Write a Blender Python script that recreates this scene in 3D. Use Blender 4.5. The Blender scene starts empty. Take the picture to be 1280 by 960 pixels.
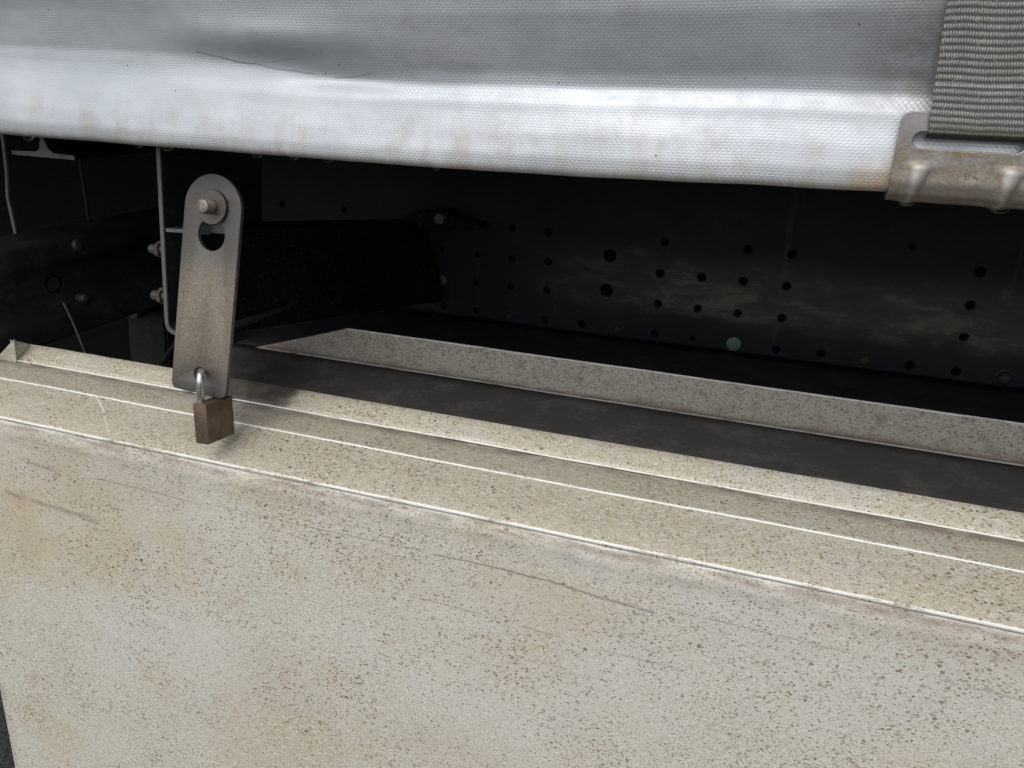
import bpy, bmesh, math, random
import numpy as np
from mathutils import Vector, Matrix, noise as mnoise

SC = bpy.context.scene
COL = SC.collection
R = math.radians
random.seed(7)

# ------------------------------------------------------------------ camera
H = 1.50                     # camera height above the ground
F = 1000.0                   # focal length in photo pixels (1280 wide)
_Xc = Vector((3190, 490, -1000)).normalized()
_Dc = Vector((-79, 2590, 1000))
_Dc = (_Dc - _Xc * _Dc.dot(_Xc)).normalized()
_Yc = _Xc.cross(_Dc).normalized()
CAM = Vector((0, 0, H))
c_right = Vector((_Xc[0], _Yc[0], -_Dc[0]))
c_down = Vector((_Xc[1], _Yc[1], -_Dc[1]))
c_fwd = Vector((_Xc[2], _Yc[2], -_Dc[2]))
cam = bpy.data.cameras.new('camera')
cam.sensor_width = 36.0
cam.lens = F * 36.0 / 1280.0
cam.clip_start = 0.02
cam.clip_end = 500
cam_o = bpy.data.objects.new('camera', cam)
M = Matrix((c_right, -c_down, -c_fwd)).transposed().to_4x4()
M.translation = CAM
cam_o.matrix_world = M
COL.objects.link(cam_o)
SC.camera = cam_o

# ------------------------------------------------------------------ light
SUN_EL, SUN_AZ = 52.0, -16.0    # azimuth measured from behind the camera (-Y) towards +X
w = bpy.data.worlds.new('World')
SC.world = w
w.use_nodes = True
nt = w.node_tree
nt.nodes.clear()
sky = nt.nodes.new('ShaderNodeTexSky')
sky.sky_type = 'NISHITA'
sky.sun_disc = False
sky.sun_elevation = R(SUN_EL)
sky.sun_rotation = R(180 - SUN_AZ)
sky.dust_density = 4.0
sky.air_density = 1.0
hs = nt.nodes.new('ShaderNodeHueSaturation')
hs.inputs['Saturation'].default_value = 0.34
bg = nt.nodes.new('ShaderNodeBackground')
bg.inputs['Strength'].default_value = 0.15
wo = nt.nodes.new('ShaderNodeOutputWorld')
nt.links.new(sky.outputs[0], hs.inputs['Color'])
nt.links.new(hs.outputs[0], bg.inputs[0])
nt.links.new(bg.outputs[0], wo.inputs[0])
sun = bpy.data.lights.new('sun', 'SUN')
sun.energy = 0.5
sun.angle = R(110)
sun.color = (1.0, 0.96, 0.9)
sun_o = bpy.data.objects.new('sun', sun)
d = Vector((math.sin(R(SUN_AZ)) * math.cos(R(SUN_EL)), -math.cos(R(SUN_AZ)) * math.cos(R(SUN_EL)), math.sin(R(SUN_EL))))
sun_o.rotation_euler = d.to_track_quat('Z', 'Y').to_euler()
sun_o.location = d * 8
COL.objects.link(sun_o)
SC.view_settings.view_transform = 'Standard'
SC.view_settings.look = 'None'
SC.view_settings.gamma = 1.0
SC.view_settings.use_curve_mapping = False
SC.view_settings.exposure = 0.30


def ray(u, v):
    return (c_right * ((u - 640) / F) + c_down * ((v - 480) / F) + c_fwd)


def at(u, v, y):
    """point seen at photo pixel (u, v) on the plane Y = y"""
    r = ray(u, v)
    return CAM + r * (y / r.y)


def atx(u, v, x):
    r = ray(u, v)
    return CAM + r * (x / r.x)


def atz(u, v, z):
    r = ray(u, v)
    return CAM + r * ((z - H) / r.z)


# ------------------------------------------------------------------ node helper
class NT:
    def __init__(s, name):
        s.m = bpy.data.materials.new(name)
        s.m.use_nodes = True
        s.t = s.m.node_tree
        s.t.nodes.clear()
        s.out = s.n('ShaderNodeOutputMaterial')
        s.b = s.n('ShaderNodeBsdfPrincipled')
        s.t.links.new(s.b.outputs[0], s.out.inputs[0])

    def n(s, k):
        return s.t.nodes.new(k)

    def put(s, sock, v):
        if v is None:
            return
        if isinstance(v, bpy.types.NodeSocket):
            s.t.links.new(v, sock)
        elif isinstance(v, (tuple, list)) and sock.type == 'RGBA' and len(v) == 3:
            sock.default_value = (*v, 1)
        else:
            sock.default_value = v

    def set(s, **k):
        for a, v in k.items():
            s.put(s.b.inputs[a.replace('_', ' ')], v)

    def ma(s, op, a, b=None, c=None, clamp=False):
        n = s.n('ShaderNodeMath')
        n.operation = op
        n.use_clamp = clamp
        for i, v in enumerate((a, b, c)):
            if v is not None:
                s.put(n.inputs[i], v)
        return n.outputs[0]

    def mul(s, a, b): return s.ma('MULTIPLY', a, b)
    def add(s, a, b): return s.ma('ADD', a, b)
    def sub(s, a, b): return s.ma('SUBTRACT', a, b)
    def mx(s, a, b): return s.ma('MAXIMUM', a, b)

    def step(s, v, a, b, o0=0.0, o1=1.0):
        n = s.n('ShaderNodeMapRange')
        n.interpolation_type = 'SMOOTHSTEP'
        for i, x in enumerate((v, a, b, o0, o1)):
            s.put(n.inputs[i], x)
        return n.outputs[0]

    def uv(s):
        return s.n('ShaderNodeTexCoord').outputs['UV']

    def obj(s):
        return s.n('ShaderNodeTexCoord').outputs['Object']

    def mapv(s, v, scale=(1, 1, 1), rot=(0, 0, 0), loc=(0, 0, 0)):
        n = s.n('ShaderNodeMapping')
        s.put(n.inputs[0], v)
        n.inputs['Location'].default_value = loc
        n.inputs['Rotation'].default_value = rot
        n.inputs['Scale'].default_value = scale
        return n.outputs[0]

    def noise(s, v, scale, detail=2.0, rough=0.5, dist=0.0, color=False):
        n = s.n('ShaderNodeTexNoise')
        s.put(n.inputs['Vector'], v)
        n.inputs['Scale'].default_value = scale
        n.inputs['Detail'].default_value = detail
        n.inputs['Roughness'].default_value = rough
        n.inputs['Distortion'].default_value = dist
        return n.outputs['Color' if color else 'Fac']

    def voro(s, v, scale, rnd=1.0):
        n = s.n('ShaderNodeTexVoronoi')
        s.put(n.inputs['Vector'], v)
        n.inputs['Scale'].default_value = scale
        n.inputs['Randomness'].default_value = rnd
        return n.outputs['Distance'], n.outputs['Color']

    def mix(s, f, a, b, mode='MIX'):
        n = s.n('ShaderNodeMix')
        n.data_type = 'RGBA'
        n.blend_type = mode
        s.put(n.inputs[0], f)
        s.put(n.inputs[6], a)
        s.put(n.inputs[7], b)
        return n.outputs[2]

    def sep(s, v):
        n = s.n('ShaderNodeSeparateXYZ')
        s.put(n.inputs[0], v)
        return n.outputs[0], n.outputs[1], n.outputs[2]

    def comb(s, x, y, z=0.0):
        n = s.n('ShaderNodeCombineXYZ')
        for i, v in enumerate((x, y, z)):
            s.put(n.inputs[i], v)
        return n.outputs[0]

    def vadd(s, a, b, k):
        n = s.n('ShaderNodeVectorMath')
        n.operation = 'MULTIPLY_ADD'
        s.put(n.inputs[0], b)
        n.inputs[1].default_value = (k, k, k)
        s.put(n.inputs[2], a)
        return n.outputs[0]

    def bump(s, h, strength, dist, normal=None):
        n = s.n('ShaderNodeBump')
        n.inputs['Strength'].default_value = strength
        n.inputs['Distance'].default_value = dist
        s.put(n.inputs['Height'], h)
        if normal is not None:
            s.put(n.inputs['Normal'], normal)
        return n.outputs[0]

    def line(s, ux, uy, a, b, wd, jit, brk, breaks=0.5):
        """soft broken scratch from a to b in UV metres; returns a mask"""
        dx, dy = b[0] - a[0], b[1] - a[1]
        L = math.hypot(dx, dy)
        dx /= L
        dy /= L
        px = s.sub(ux, a[0])
        py = s.sub(uy, a[1])
        t = s.add(s.mul(px, dx), s.mul(py, dy))
        q = s.add(s.mul(px, -dy), s.mul(py, dx))
        q = s.ma('ABSOLUTE', s.add(q, jit))
        m = s.step(q, 0.0, wd, 1.0, 0.0)
        ends = s.mul(s.step(t, 0, L * 0.08), s.step(t, L * 0.85, L, 1.0, 0.0))
        br = s.step(brk, breaks - 0.14, breaks + 0.1)
        return s.mul(s.mul(m, ends), br)


# ------------------------------------------------------------------ materials
def mat_galv(name, beige=0.5, dots=1.0, dark=0.0, scratches=(), smears=(), wear_v=(), grime_shade_v=(), tint=None, val=1.0):
    """weathered galvanised sheet, UV in metres (u along the trailer, v along the profile)"""
    s = NT(name)
    uv = s.uv()
    ux, uy, _ = s.sep(uv)
    big = s.noise(uv, 5.5, 3, 0.55)
    mid = s.noise(s.mapv(uv, (1, 1.3, 1), loc=(3.1, 1.7, 0)), 21, 4, 0.6)
    fine = s.noise(uv, 520, 2, 0.6)
    fine2 = s.noise(s.mapv(uv, (0.7, 1.4, 1), rot=(0, 0, 0.5)), 190, 3, 0.65)
    grey = tuple(c * val for c in (0.52, 0.512, 0.448))
    beig = tuple(c * val for c in (0.475, 0.436, 0.33))
    f = s.step(s.add(s.mul(big, 0.75), s.mul(mid, 0.25)), 0.62 - 0.3 * beige, 0.74 - 0.3 * beige)
    f = s.add(s.mul(f, 0.8), 0.2 * beige)
    col = s.mix(f, grey, beig)
    # cloudy chalk / zinc bloom
    col = s.mix(s.mul(s.step(fine2, 0.46, 0.64), 0.6), col, tuple(c * val for c in (0.64, 0.63, 0.585)))
    col = s.mix(s.mul(s.step(fine, 0.54, 0.32), 0.72), col, (0.255, 0.228, 0.185))
    # smears: soft coloured patches (centre u, v, radii, colour, strength)
    wob = s.noise(uv, 14, 3, 0.6)
    for (cu, cv, ru, rv, cc, st) in smears:
        qx = s.ma('DIVIDE', s.sub(ux, cu), ru)
        qy = s.ma('DIVIDE', s.sub(uy, cv), rv)
        q = s.add(s.mul(qx, qx), s.mul(qy, qy))
        q = s.add(q, s.mul(s.sub(wob, 0.5), 3.6))
        col = s.mix(s.mul(s.step(q, 1.4, -0.3), st * 0.7), col, cc)
    # speckles of rust and dirt in three sizes, streaky
    warp = s.noise(uv, 240, 2, 0.5, color=True)
    dens = s.step(s.noise(s.mapv(uv, loc=(7, 2, 0)), 11, 4, 0.65), 0.3, 0.68, 0.62, 1.25)
    total = None
    for i, (sc, rot, sx, r0, keep) in enumerate(((380, 0.5, 0.62, 0.28, 0.25), (250, -0.25, 0.72, 0.24, 0.62), (540, 0.9, 0.62, 0.32, 0.18))):
        wv = s.vadd(uv, warp, 0.0030 if i != 1 else 0.005)
        wv = s.mapv(wv, (sx, 1, 1), rot=(0, 0, rot), loc=(i * 3.3, i * 1.9, 0))
        dd, cc = s.voro(wv, sc)
        r_, g_, _b = s.sep(cc)
        rad = s.mul(s.step(r_, keep, 1.0), r0 * 1.35)
        rad = s.mul(rad, dens)
        m = s.step(s.sub(dd, rad), 0.06, -0.06)
        m = s.mul(m, s.step(g_, -0.2, 0.9))
        m = s.mul(m, s.step(rad, 0.03, 0.09))
        total = m if total is None else s.mx(total, m)
    total = s.mul(s.mul(total, s.step(mid, 0.3, 0.65, 0.7, 1.0)), min(1.0, 0.92 * dots))
    rust = s.mix(s.step(s.noise(uv, 40, 2), 0.42, 0.6), (0.125, 0.094, 0.064), (0.20, 0.122, 0.062))
    col = s.mix(total, col, rust)
    if dark > 0:
        blot = s.noise(s.mapv(uv, (1, 1.2, 1)), 330, 4, 0.7, 0.3)
        col = s.mix(s.mul(s.step(blot, 0.50, 0.66), dark * 0.85), col, (0.06, 0.056, 0.05))
        blot2 = s.noise(s.mapv(uv, (1, 1.0, 1), loc=(4, 4, 0)), 60, 3, 0.7, 0.3)
        col = s.mix(s.mul(s.step(blot2, 0.50, 0.70), dark * 0.5), col, (0.11, 0.10, 0.088))
    # grime bands along the profile, on the ledge also painted gutter shade: (v centre, half width, strength)
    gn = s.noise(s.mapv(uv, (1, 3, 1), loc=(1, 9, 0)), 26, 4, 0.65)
    for (vc, hw, st) in grime_shade_v:
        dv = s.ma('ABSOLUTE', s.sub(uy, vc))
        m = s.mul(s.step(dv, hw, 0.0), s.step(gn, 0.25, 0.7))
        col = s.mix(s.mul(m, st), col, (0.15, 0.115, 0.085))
    # scratches
    jit = s.mul(s.sub(s.noise(uv, 35, 3), 0.5), 0.0016)
    brk = s.noise(s.mapv(uv, (1, 1, 1), loc=(2, 5, 0)), 60, 3, 0.6)
    rough = s.step(mid, 0.3, 0.7, 0.50, 0.66)
    metal = 0.12
    for (a, b, wd, cc, st, br) in scratches:
        m = s.mul(s.line(ux, uy, a, b, wd, jit, brk, br), st * 0.75)
        col = s.mix(m, col, cc)
    # bright worn zinc along the folds
    wn = s.noise(s.mapv(uv, (1, 9, 1), loc=(5, 5, 0)), 22, 5, 0.72)
    for (vc, hw, st, br) in wear_v:
        dv = s.ma('ABSOLUTE', s.sub(uy, vc))
        m = s.step(s.add(dv, s.mul(s.sub(wn, 0.5), hw * 1.2)), hw, hw * 0.35)
        m = s.mul(s.mul(m, s.step(wn, br - 0.07, br + 0.07)), st)
        col = s.mix(m, col, (0.86, 0.86, 0.84))
        rough = s.sub(rough, s.mul(m, 0.25))
    h = s.add(s.mul(fine2, 0.5), s.add(s.mul(fine, 0.5), s.mul(total, 0.5)))
    s.set(Base_Color=col, Roughness=rough, Metallic=metal, Normal=s.bump(h, 0.35, 0.0006))
    return s.m


def mat_dirty(name, base, dirt, scale=30, amount=0.5, rough=0.55, metal=0.0, bump=0.0004, spots=0.3, spot_col=(0.1, 0.07, 0.05)):
    """painted or bare metal with dust and grime, object space"""
    s = NT(name)
    o = s.obj()
    a = s.noise(o, scale, 4, 0.6)
    b = s.noise(s.mapv(o, loc=(3, 1, 2)), scale * 7, 3, 0.65)
    f = s.step(s.add(s.mul(a, 0.65), s.mul(b, 0.35)), 0.60 - 0.3 * amount, 0.76 - 0.3 * amount)
    col = s.mix(f, base, dirt)
    if spots:
        c = s.noise(s.mapv(o, loc=(7, 3, 1)), scale * 14, 2, 0.5)
        col = s.mix(s.mul(s.step(c, 0.58, 0.7), spots), col, spot_col)
    s.set(Base_Color=col, Roughness=s.step(a, 0.3, 0.7, rough - 0.1, rough + 0.1), Metallic=metal,
          Normal=s.bump(b, 0.4, bump))
    if max(base) < 0.05:
        s.b.inputs['Specular IOR Level'].default_value = 0.06 if max(base) < 0.009 else 0.14
    return s.m


def mat_tarp():
    s = NT('silver_pvc_tarpaulin')
    uv = s.uv()
    ux, uy, _ = s.sep(uv)
    # woven relief: rows of small lozenges, every other row shifted by half
    px, py = 0.0036, 0.0020
    row = s.ma('DIVIDE', uy, py)
    rf = s.ma('FLOOR', row)
    odd = s.ma('MODULO', s.ma('ABSOLUTE', rf), 2.0)
    wv = s.noise(uv, 60, 2, color=True)
    cx = s.add(s.ma('DIVIDE', ux, px), s.mul(odd, 0.5))
    fx = s.sub(s.ma('FRACT', cx), 0.5)
    fy = s.sub(s.ma('FRACT', row), 0.5)
    cy_ = s.ma('COSINE', s.mul(fy, math.pi))
    hh = s.mul(s.add(s.mul(s.ma('COSINE', s.mul(fx, 2 * math.pi)), 0.45), 0.55), cy_)
    soft = s.noise(uv, 28, 3, 0.5)
    amp = s.step(soft, 0.3, 0.7, 0.55, 1.1)
    hh = s.mul(hh, amp)
    n1 = s.noise(s.mapv(uv, (1, 2.2, 1)), 9, 4, 0.6)
    n2 = s.noise(s.mapv(uv, (1, 1.2, 1), loc=(4, 1, 0)), 38, 5, 0.68)
    base = s.mix(s.step(n1, 0.35, 0.7), (0.365, 0.397, 0.432), (0.425, 0.453, 0.483))
    # brown road film on the lowest band (the hem), in streaks
    hem = s.step(uy, 0.060, 0.012)
    streak = s.noise(s.mapv(uv, (2.4, 0.5, 1), loc=(9, 0, 0)), 26, 4, 0.7)
    dirt = s.mul(hem, s.step(s.add(s.mul(n2, 0.5), s.mul(streak, 0.5)), 0.44, 0.66))
    col = s.mix(s.mul(dirt, 0.62), base, (0.31, 0.29, 0.25))
    low = s.mul(s.step(uy, 0.012, 0.0), s.step(streak, 0.3, 0.6))
    col = s.mix(s.mul(low, 0.55), col, (0.30, 0.26, 0.2))
    # grime beside the strap and a rust stain by the hook
    gx = s.step(ux, 0.0, 0.07)
    gy = s.mul(s.step(uy, 0.035, 0.075), s.step(uy, 0.16, 0.09))
    g = s.mul(s.mul(gx, gy), s.step(n2, 0.30, 0.62))
    col = s.mix(s.mul(g, 0.75), col, (0.17, 0.16, 0.14))
    rx = s.mul(s.step(ux, 0.022, 0.055), s.step(uy, 0.03, 0.004))
    col = s.mix(s.mul(s.mul(rx, s.step(n2, 0.36, 0.6)), 0.8), col, (0.33, 0.23, 0.13))
    # grey scuffed smudges
    sm = s.step(s.noise(s.mapv(uv, (0.8, 2.0, 1), loc=(2, 8, 0)), 12, 4, 0.65), 0.55, 0.72)
    col = s.mix(s.mul(s.mul(sm, s.step(uy, 0.05, 0.08)), 0.5), col, (0.29, 0.285, 0.27))
    # little black specks
    dd, cc = s.voro(s.vadd(uv, wv, 0.004), 75)
    r_, g_, b_ = s.sep(cc)
    sp = s.mul(s.step(dd, 0.075, 0.045), s.step(r_, 0.80, 0.83))
    col = s.mix(s.mul(sp, 0.8), col, (0.08, 0.07, 0.06))
    # scratches in the wrinkle
    jit = s.mul(s.sub(s.noise(uv, 30, 2), 0.5), 0.006)
    brk = s.noise(s.mapv(uv, loc=(5, 5, 0)), 50, 2)
    for (a, b, wd, st) in TARP_SCR:
        col = s.mix(s.mul(s.line(ux, uy, a, b, wd, jit, brk, 0.35), st), col, (0.16, 0.165, 0.17))
    bn = s.bump(hh, 0.5, 0.00018)
    s.set(Base_Color=col, Roughness=s.step(n2, 0.3, 0.7, 0.32, 0.46), Metallic=0.4, Normal=bn)
    s.b.inputs['Specular IOR Level'].default_value = 0.6
    return s.m


def mat_webbing():
    s = NT('grey_webbing')
    uv = s.uv()
    n1 = s.noise(uv, 60, 3, 0.6)
    fib = s.noise(s.mapv(uv, (5, 0.8, 1)), 420, 2, 0.6)
    fuzz = s.noise(s.mapv(uv, (1, 0.7, 1), rot=(0, 0, 0.7)), 140, 4, 0.75, 1.2)
    ux, uy, _ = s.sep(uv)
    at_ = s.n('ShaderNodeAttribute')
    at_.attribute_name = 'crest'
    cr = at_.outputs['Fac']
    col = s.mix(s.step(n1, 0.3, 0.7), (0.215, 0.22, 0.20), (0.30, 0.305, 0.28))
    col = s.mix(s.mul(s.step(fib, 0.4, 0.7), 0.5), col, (0.38, 0.385, 0.35))
    col = s.mix(s.mul(s.step(fuzz, 0.56, 0.68), s.step(uy, 0.03, 0.09, 0.35, 0.8)), col, (0.46, 0.46, 0.43))
    # the weft of the furrows is a darker bluish yarn
    col = s.mix(s.mul(s.step(cr, 0.55, 0.10), 0.9), col, (0.055, 0.058, 0.064))
    # the oily end at the hook
    col = s.mix(s.mul(s.step(uy, 0.010, 0.001), 0.75), col, (0.07, 0.068, 0.045))
    s.set(Base_Color=col, Roughness=0.75, Normal=s.bump(fib, 0.5, 0.0003))
    s.b.inputs['Specular IOR Level'].default_value = 0.3
    return s.m


def mat_hook():
    s = NT('tarnished_hook_steel')
    uv = s.uv()
    ux, uy, _ = s.sep(uv)
    a = s.noise(uv, 55, 4, 0.65)
    b = s.noise(uv, 320, 3, 0.65)
    curl = s.noise(uv, 130, 3, 0.6, 2.5)
    grey = (0.21, 0.21, 0.207)
    brown = (0.16, 0.133, 0.102)
    f = s.step(s.add(s.mul(a, 0.6), s.mul(b, 0.4)), 0.36, 0.56)
    f = s.mul(f, s.step(uy, 0.046, 0.026, 0.1, 1.0))
    col = s.mix(f, grey, brown)
    col = s.mix(s.mul(s.step(curl, 0.52, 0.62), 0.35), col, (0.30, 0.255, 0.195))
    at_ = s.n('ShaderNodeAttribute')
    at_.attribute_name = 'crest'
    cr = at_.outputs['Fac']
    col = s.mix(s.mul(s.step(cr, 0.3, 0.9), 0.75), col, (0.36, 0.36, 0.35))
    low = s.mul(s.step(uy, 0.014, 0.0), s.step(cr, 0.95, 0.4))
    col = s.mix(s.mul(low, 0.6), col, (0.12, 0.105, 0.085))
    s.set(Base_Color=col, Roughness=s.step(a, 0.3, 0.7, 0.36, 0.52), Metallic=0.55, Normal=s.bump(b, 0.3, 0.0004))
    return s.m


def mat_latch():
    s = NT('bare_latch_steel')
    uv = s.uv()
    ux, uy, _ = s.sep(uv)
    a = s.noise(uv, 28, 4, 0.6)
    b = s.noise(uv, 210, 3, 0.65)
    c = s.noise(s.mapv(uv, loc=(3, 3, 0)), 430, 2, 0.6)
    # uy runs from the bolt (0) downwards (positive)
    mask = s.mul(s.step(uy, 0.03, 0.085), s.step(uy, 0.185, 0.125))
    f = s.mul(s.step(s.add(s.mul(a, 0.45), s.mul(b, 0.55)), 0.28, 0.52), mask)
    col = s.mix(f, (0.082, 0.080, 0.076), (0.19, 0.16, 0.12))
    col = s.mix(s.mul(s.step(b, 0.50, 0.62), 0.55), col, (0.09, 0.085, 0.076))
    col = s.mix(s.mul(s.mul(s.step(c, 0.58, 0.7), mask), 0.6), col, (0.36, 0.315, 0.25))
    col = s.mix(s.mul(s.step(c, 0.42, 0.3), 0.4), col, (0.14, 0.125, 0.11))
    s.set(Base_Color=col, Roughness=s.step(a, 0.3, 0.7, 0.42, 0.58), Metallic=0.35, Normal=s.bump(s.add(b, c), 0.45, 0.0005))
    return s.m


def mat_web():
    """black chassis paint with a band of grey-brown rubbed mud; object space = world metres"""
    s = NT('black_chassis_paint')
    o = s.obj()
    ox, oy, oz = s.sep(o)
    a = s.noise(s.mapv(o, (1, 1, 1)), 9, 4, 0.6)
    b = s.noise(s.mapv(o, (0.5, 1, 1.5)), 24, 5, 0.7, 0.3)
    c = s.noise(o, 160, 3, 0.6)
    col = s.mix(s.step(a, 0.35, 0.7), (0.008, 0.0105, 0.0135), (0.013, 0.0155, 0.018))
    zz = s.add(oz, s.mul(s.sub(a, 0.5), 0.05))
    band = s.mul(s.step(zz, WEB_BAND[0] - 0.022, WEB_BAND[0] + 0.012), s.step(zz, WEB_BAND[1] + 0.04, WEB_BAND[1] - 0.01))
    right = s.step(ox, -0.40, -0.05)
    col = s.mix(s.mul(s.mul(band, right), s.step(b, 0.3, 0.62, 0.5, 0.95)), col, (0.056, 0.053, 0.046))
    col = s.mix(s.mul(s.mul(s.mul(band, right), s.step(b, 0.50, 0.64)), 0.6), col, (0.115, 0.105, 0.088))
    st = s.step(s.noise(s.mapv(o, (18, 1, 0.4)), 4, 3, 0.6), 0.66, 0.72)
    col = s.mix(s.mul(st, 0.12), col, (0.09, 0.09, 0.085))
    s.set(Base_Color=col, Roughness=s.step(c, 0.3, 0.7, 0.5, 0.68), Normal=s.bump(c, 0.3, 0.0004))
    s.b.inputs['Specular IOR Level'].default_value = 0.16
    return s.m


def mat_glass_drop():
    s = NT('clear_water')
    s.set(Base_Color=(0.98, 0.99, 1.0), Roughness=0.0, IOR=1.33)
    s.b.inputs['Transmission Weight'].default_value = 1.0
    return s.m


def mat_asphalt():
    s = NT('asphalt')
    o = s.obj()
    a = s.noise(o, 3, 4)
    dd, cc = s.voro(o, 90)
    r_, g_, b_ = s.sep(cc)
    col = s.mix(r_, (0.018, 0.018, 0.018), (0.05, 0.05, 0.048))
    col = s.mix(s.step(a, 0.3, 0.7), col, (0.028, 0.028, 0.027))
    s.set(Base_Color=col, Roughness=0.85, Normal=s.bump(dd, 0.8, 0.004))
    return s.m


# ------------------------------------------------------------------ mesh helpers
def tag(o, label=None, cat=None, group=None, kind=None):
    if label: o['label'] = label
    if cat: o['category'] = cat
    if group: o['group'] = group
    if kind: o['kind'] = kind
    return o


def thing(name, label, cat, loc, group=None):
    o = bpy.data.objects.new(name, None)
    o.empty_display_size = 0.02
    o.location = loc
    COL.objects.link(o)
    return tag(o, label, cat, group)


def off(parent):
    v = Vector((0, 0, 0))
    while parent is not None:
        v += parent.location
        parent = parent.parent
    return v


def link_mesh(name, me, mat, parent=None, base=None, smooth=True, sharp=35):
    """mesh given in world coordinates; base = origin of the new object"""
    L = Vector(base) if base is not None else (off(parent) if parent is not None else Vector((0, 0, 0)))
    me.transform(Matrix.Translation(-L))
    o = bpy.data.objects.new(name, me)
    me.materials.append(mat)
    if smooth:
        me.polygons.foreach_set('use_smooth', [True] * len(me.polygons))
        if sharp:
            me.set_sharp_from_angle(angle=R(sharp))
    COL.objects.link(o)
    if parent is not None:
        o.parent = parent
        o.location = L - off(parent)
    else:
        o.location = L
    return o


def from_bm(name, bm, mat, parent=None, base=None, smooth=True, sharp=35):
    bmesh.ops.recalc_face_normals(bm, faces=bm.faces)
    me = bpy.data.meshes.new(name)
    bm.to_mesh(me)
    bm.free()
    return link_mesh(name, me, mat, parent, base, smooth, sharp)


def grid_mesh(name, P, UV, crest=None):
    """P: array (nu, nv, 3)"""
    nu, nv = P.shape[:2]
    idx = np.arange(nu * nv).reshape(nu, nv)
    f = np.stack([idx[:-1, :-1], idx[1:, :-1], idx[1:, 1:], idx[:-1, 1:]], -1).reshape(-1, 4)
    me = bpy.data.meshes.new(name)
    me.from_pydata(P.reshape(-1, 3).tolist(), [], f.tolist())
    ul = me.uv_layers.new(name='UVMap')
    uvs = UV.reshape(-1, 2)[f.reshape(-1)]
    ul.data.foreach_set('uv', uvs.astype(np.float32).reshape(-1))
    if crest is not None:
        a = me.attributes.new('crest', 'FLOAT', 'POINT')
        a.data.foreach_set('value', crest.reshape(-1).astype(np.float32))
    return me


def shape2d(loops, th, bev=0.0004, res=0):
    """flat plate with holes; loops in local (x, y), thickness along local z; returns a mesh"""
    cu = bpy.data.curves.new('shape', 'CURVE')
    cu.dimensions = '2D'
    cu.fill_mode = 'BOTH'
    cu.extrude = max(th / 2 - bev, 0.00005)
    cu.bevel_depth = bev
    cu.bevel_resolution = res
    for lp in loops:
        sp = cu.splines.new('POLY')
        sp.points.add(len(lp) - 1)
        for p, q in zip(sp.points, lp):
            p.co = (q[0], q[1], 0, 1)
        sp.use_cyclic_u = True
    ob = bpy.data.objects.new('shape', cu)
    COL.objects.link(ob)
    dg = bpy.context.evaluated_depsgraph_get()
    me = bpy.data.meshes.new_from_object(ob.evaluated_get(dg))
    bpy.data.objects.remove(ob)
    bpy.data.curves.remove(cu)
    bm = bmesh.new()
    bm.from_mesh(me)
    bmesh.ops.remove_doubles(bm, verts=bm.verts, dist=0.00001)
    bmesh.ops.recalc_face_normals(bm, faces=bm.faces)
    bm.to_mesh(me)
    bm.free()
    me.materials.clear()
    return me


def uv_from_xy(me, fn):
    ul = me.uv_layers[0] if me.uv_layers else me.uv_layers.new(name='UVMap')
    for lp in me.loops:
        ul.data[lp.index].uv = fn(me.vertices[lp.vertex_index].co)


def circ(cx, cy, r, n=24, a0=0.0, a1=2 * math.pi):
    full = abs(a1 - a0 - 2 * math.pi) < 1e-6
    m = n if full else n + 1
    return [(cx + r * math.cos(a0 + (a1 - a0) * i / n), cy + r * math.sin(a0 + (a1 - a0) * i / n)) for i in range(m)]


def axis_mat(p, zdir, xhint=Vector((1, 0, 0))):
    z = zdir.normalized()
    x = (xhint - z * xhint.dot(z))
    if x.length < 1e-4:
        x = Vector((0, 0, 1)) - z * z.z
    x.normalize()
    y = z.cross(x)
    m = Matrix((x, y, z)).transposed().to_4x4()
    m.translation = p
    return m


def lathe(bm, p, axis, prof, seg=24, cap=True):
    """prof: list of (r, h) along axis from p"""
    m = axis_mat(Vector(p), Vector(axis))
    rings = []
    for r, h in prof:
        if r < 1e-6:
            rings.append([bm.verts.new(m @ Vector((0, 0, h)))])
        else:
            rings.append([bm.verts.new(m @ Vector((r * math.cos(2 * math.pi * i / seg), r * math.sin(2 * math.pi * i / seg), h))) for i in range(seg)])
    for a, b in zip(rings[:-1], rings[1:]):
        for i in range(seg):
            j = (i + 1) % seg
            if len(a) == 1:
                bm.faces.new((a[0], b[i], b[j]))
            elif len(b) == 1:
                bm.faces.new((a[i], a[j], b[0]))
            else:
                bm.faces.new((a[i], a[j], b[j], b[i]))
    if cap:
        for rg in (rings[0], rings[-1]):
            if len(rg) > 2:
                bm.faces.new(rg)


def tube(bm, pts, r, seg=10, cap=True):
    pts = [Vector(p) for p in pts]
    rings = []
    prev = None
    for i, p in enumerate(pts):
        t = (pts[min(i + 1, len(pts) - 1)] - pts[max(i - 1, 0)]).normalized()
        h = prev if prev is not None else (Vector((1, 0, 0)) if abs(t.x) < 0.9 else Vector((0, 0, 1)))
        x = (h - t * h.dot(t)).normalized()
        prev = x
        y = t.cross(x)
        rings.append([bm.verts.new(p + x * (r * math.cos(2 * math.pi * k / seg)) + y * (r * math.sin(2 * math.pi * k / seg))) for k in range(seg)])
    for a, b in zip(rings[:-1], rings[1:]):
        for k in range(seg):
            j = (k + 1) % seg
            bm.faces.new((a[k], a[j], b[j], b[k]))
    if cap:
        bm.faces.new(rings[0])
        bm.faces.new(rings[-1])


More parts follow.
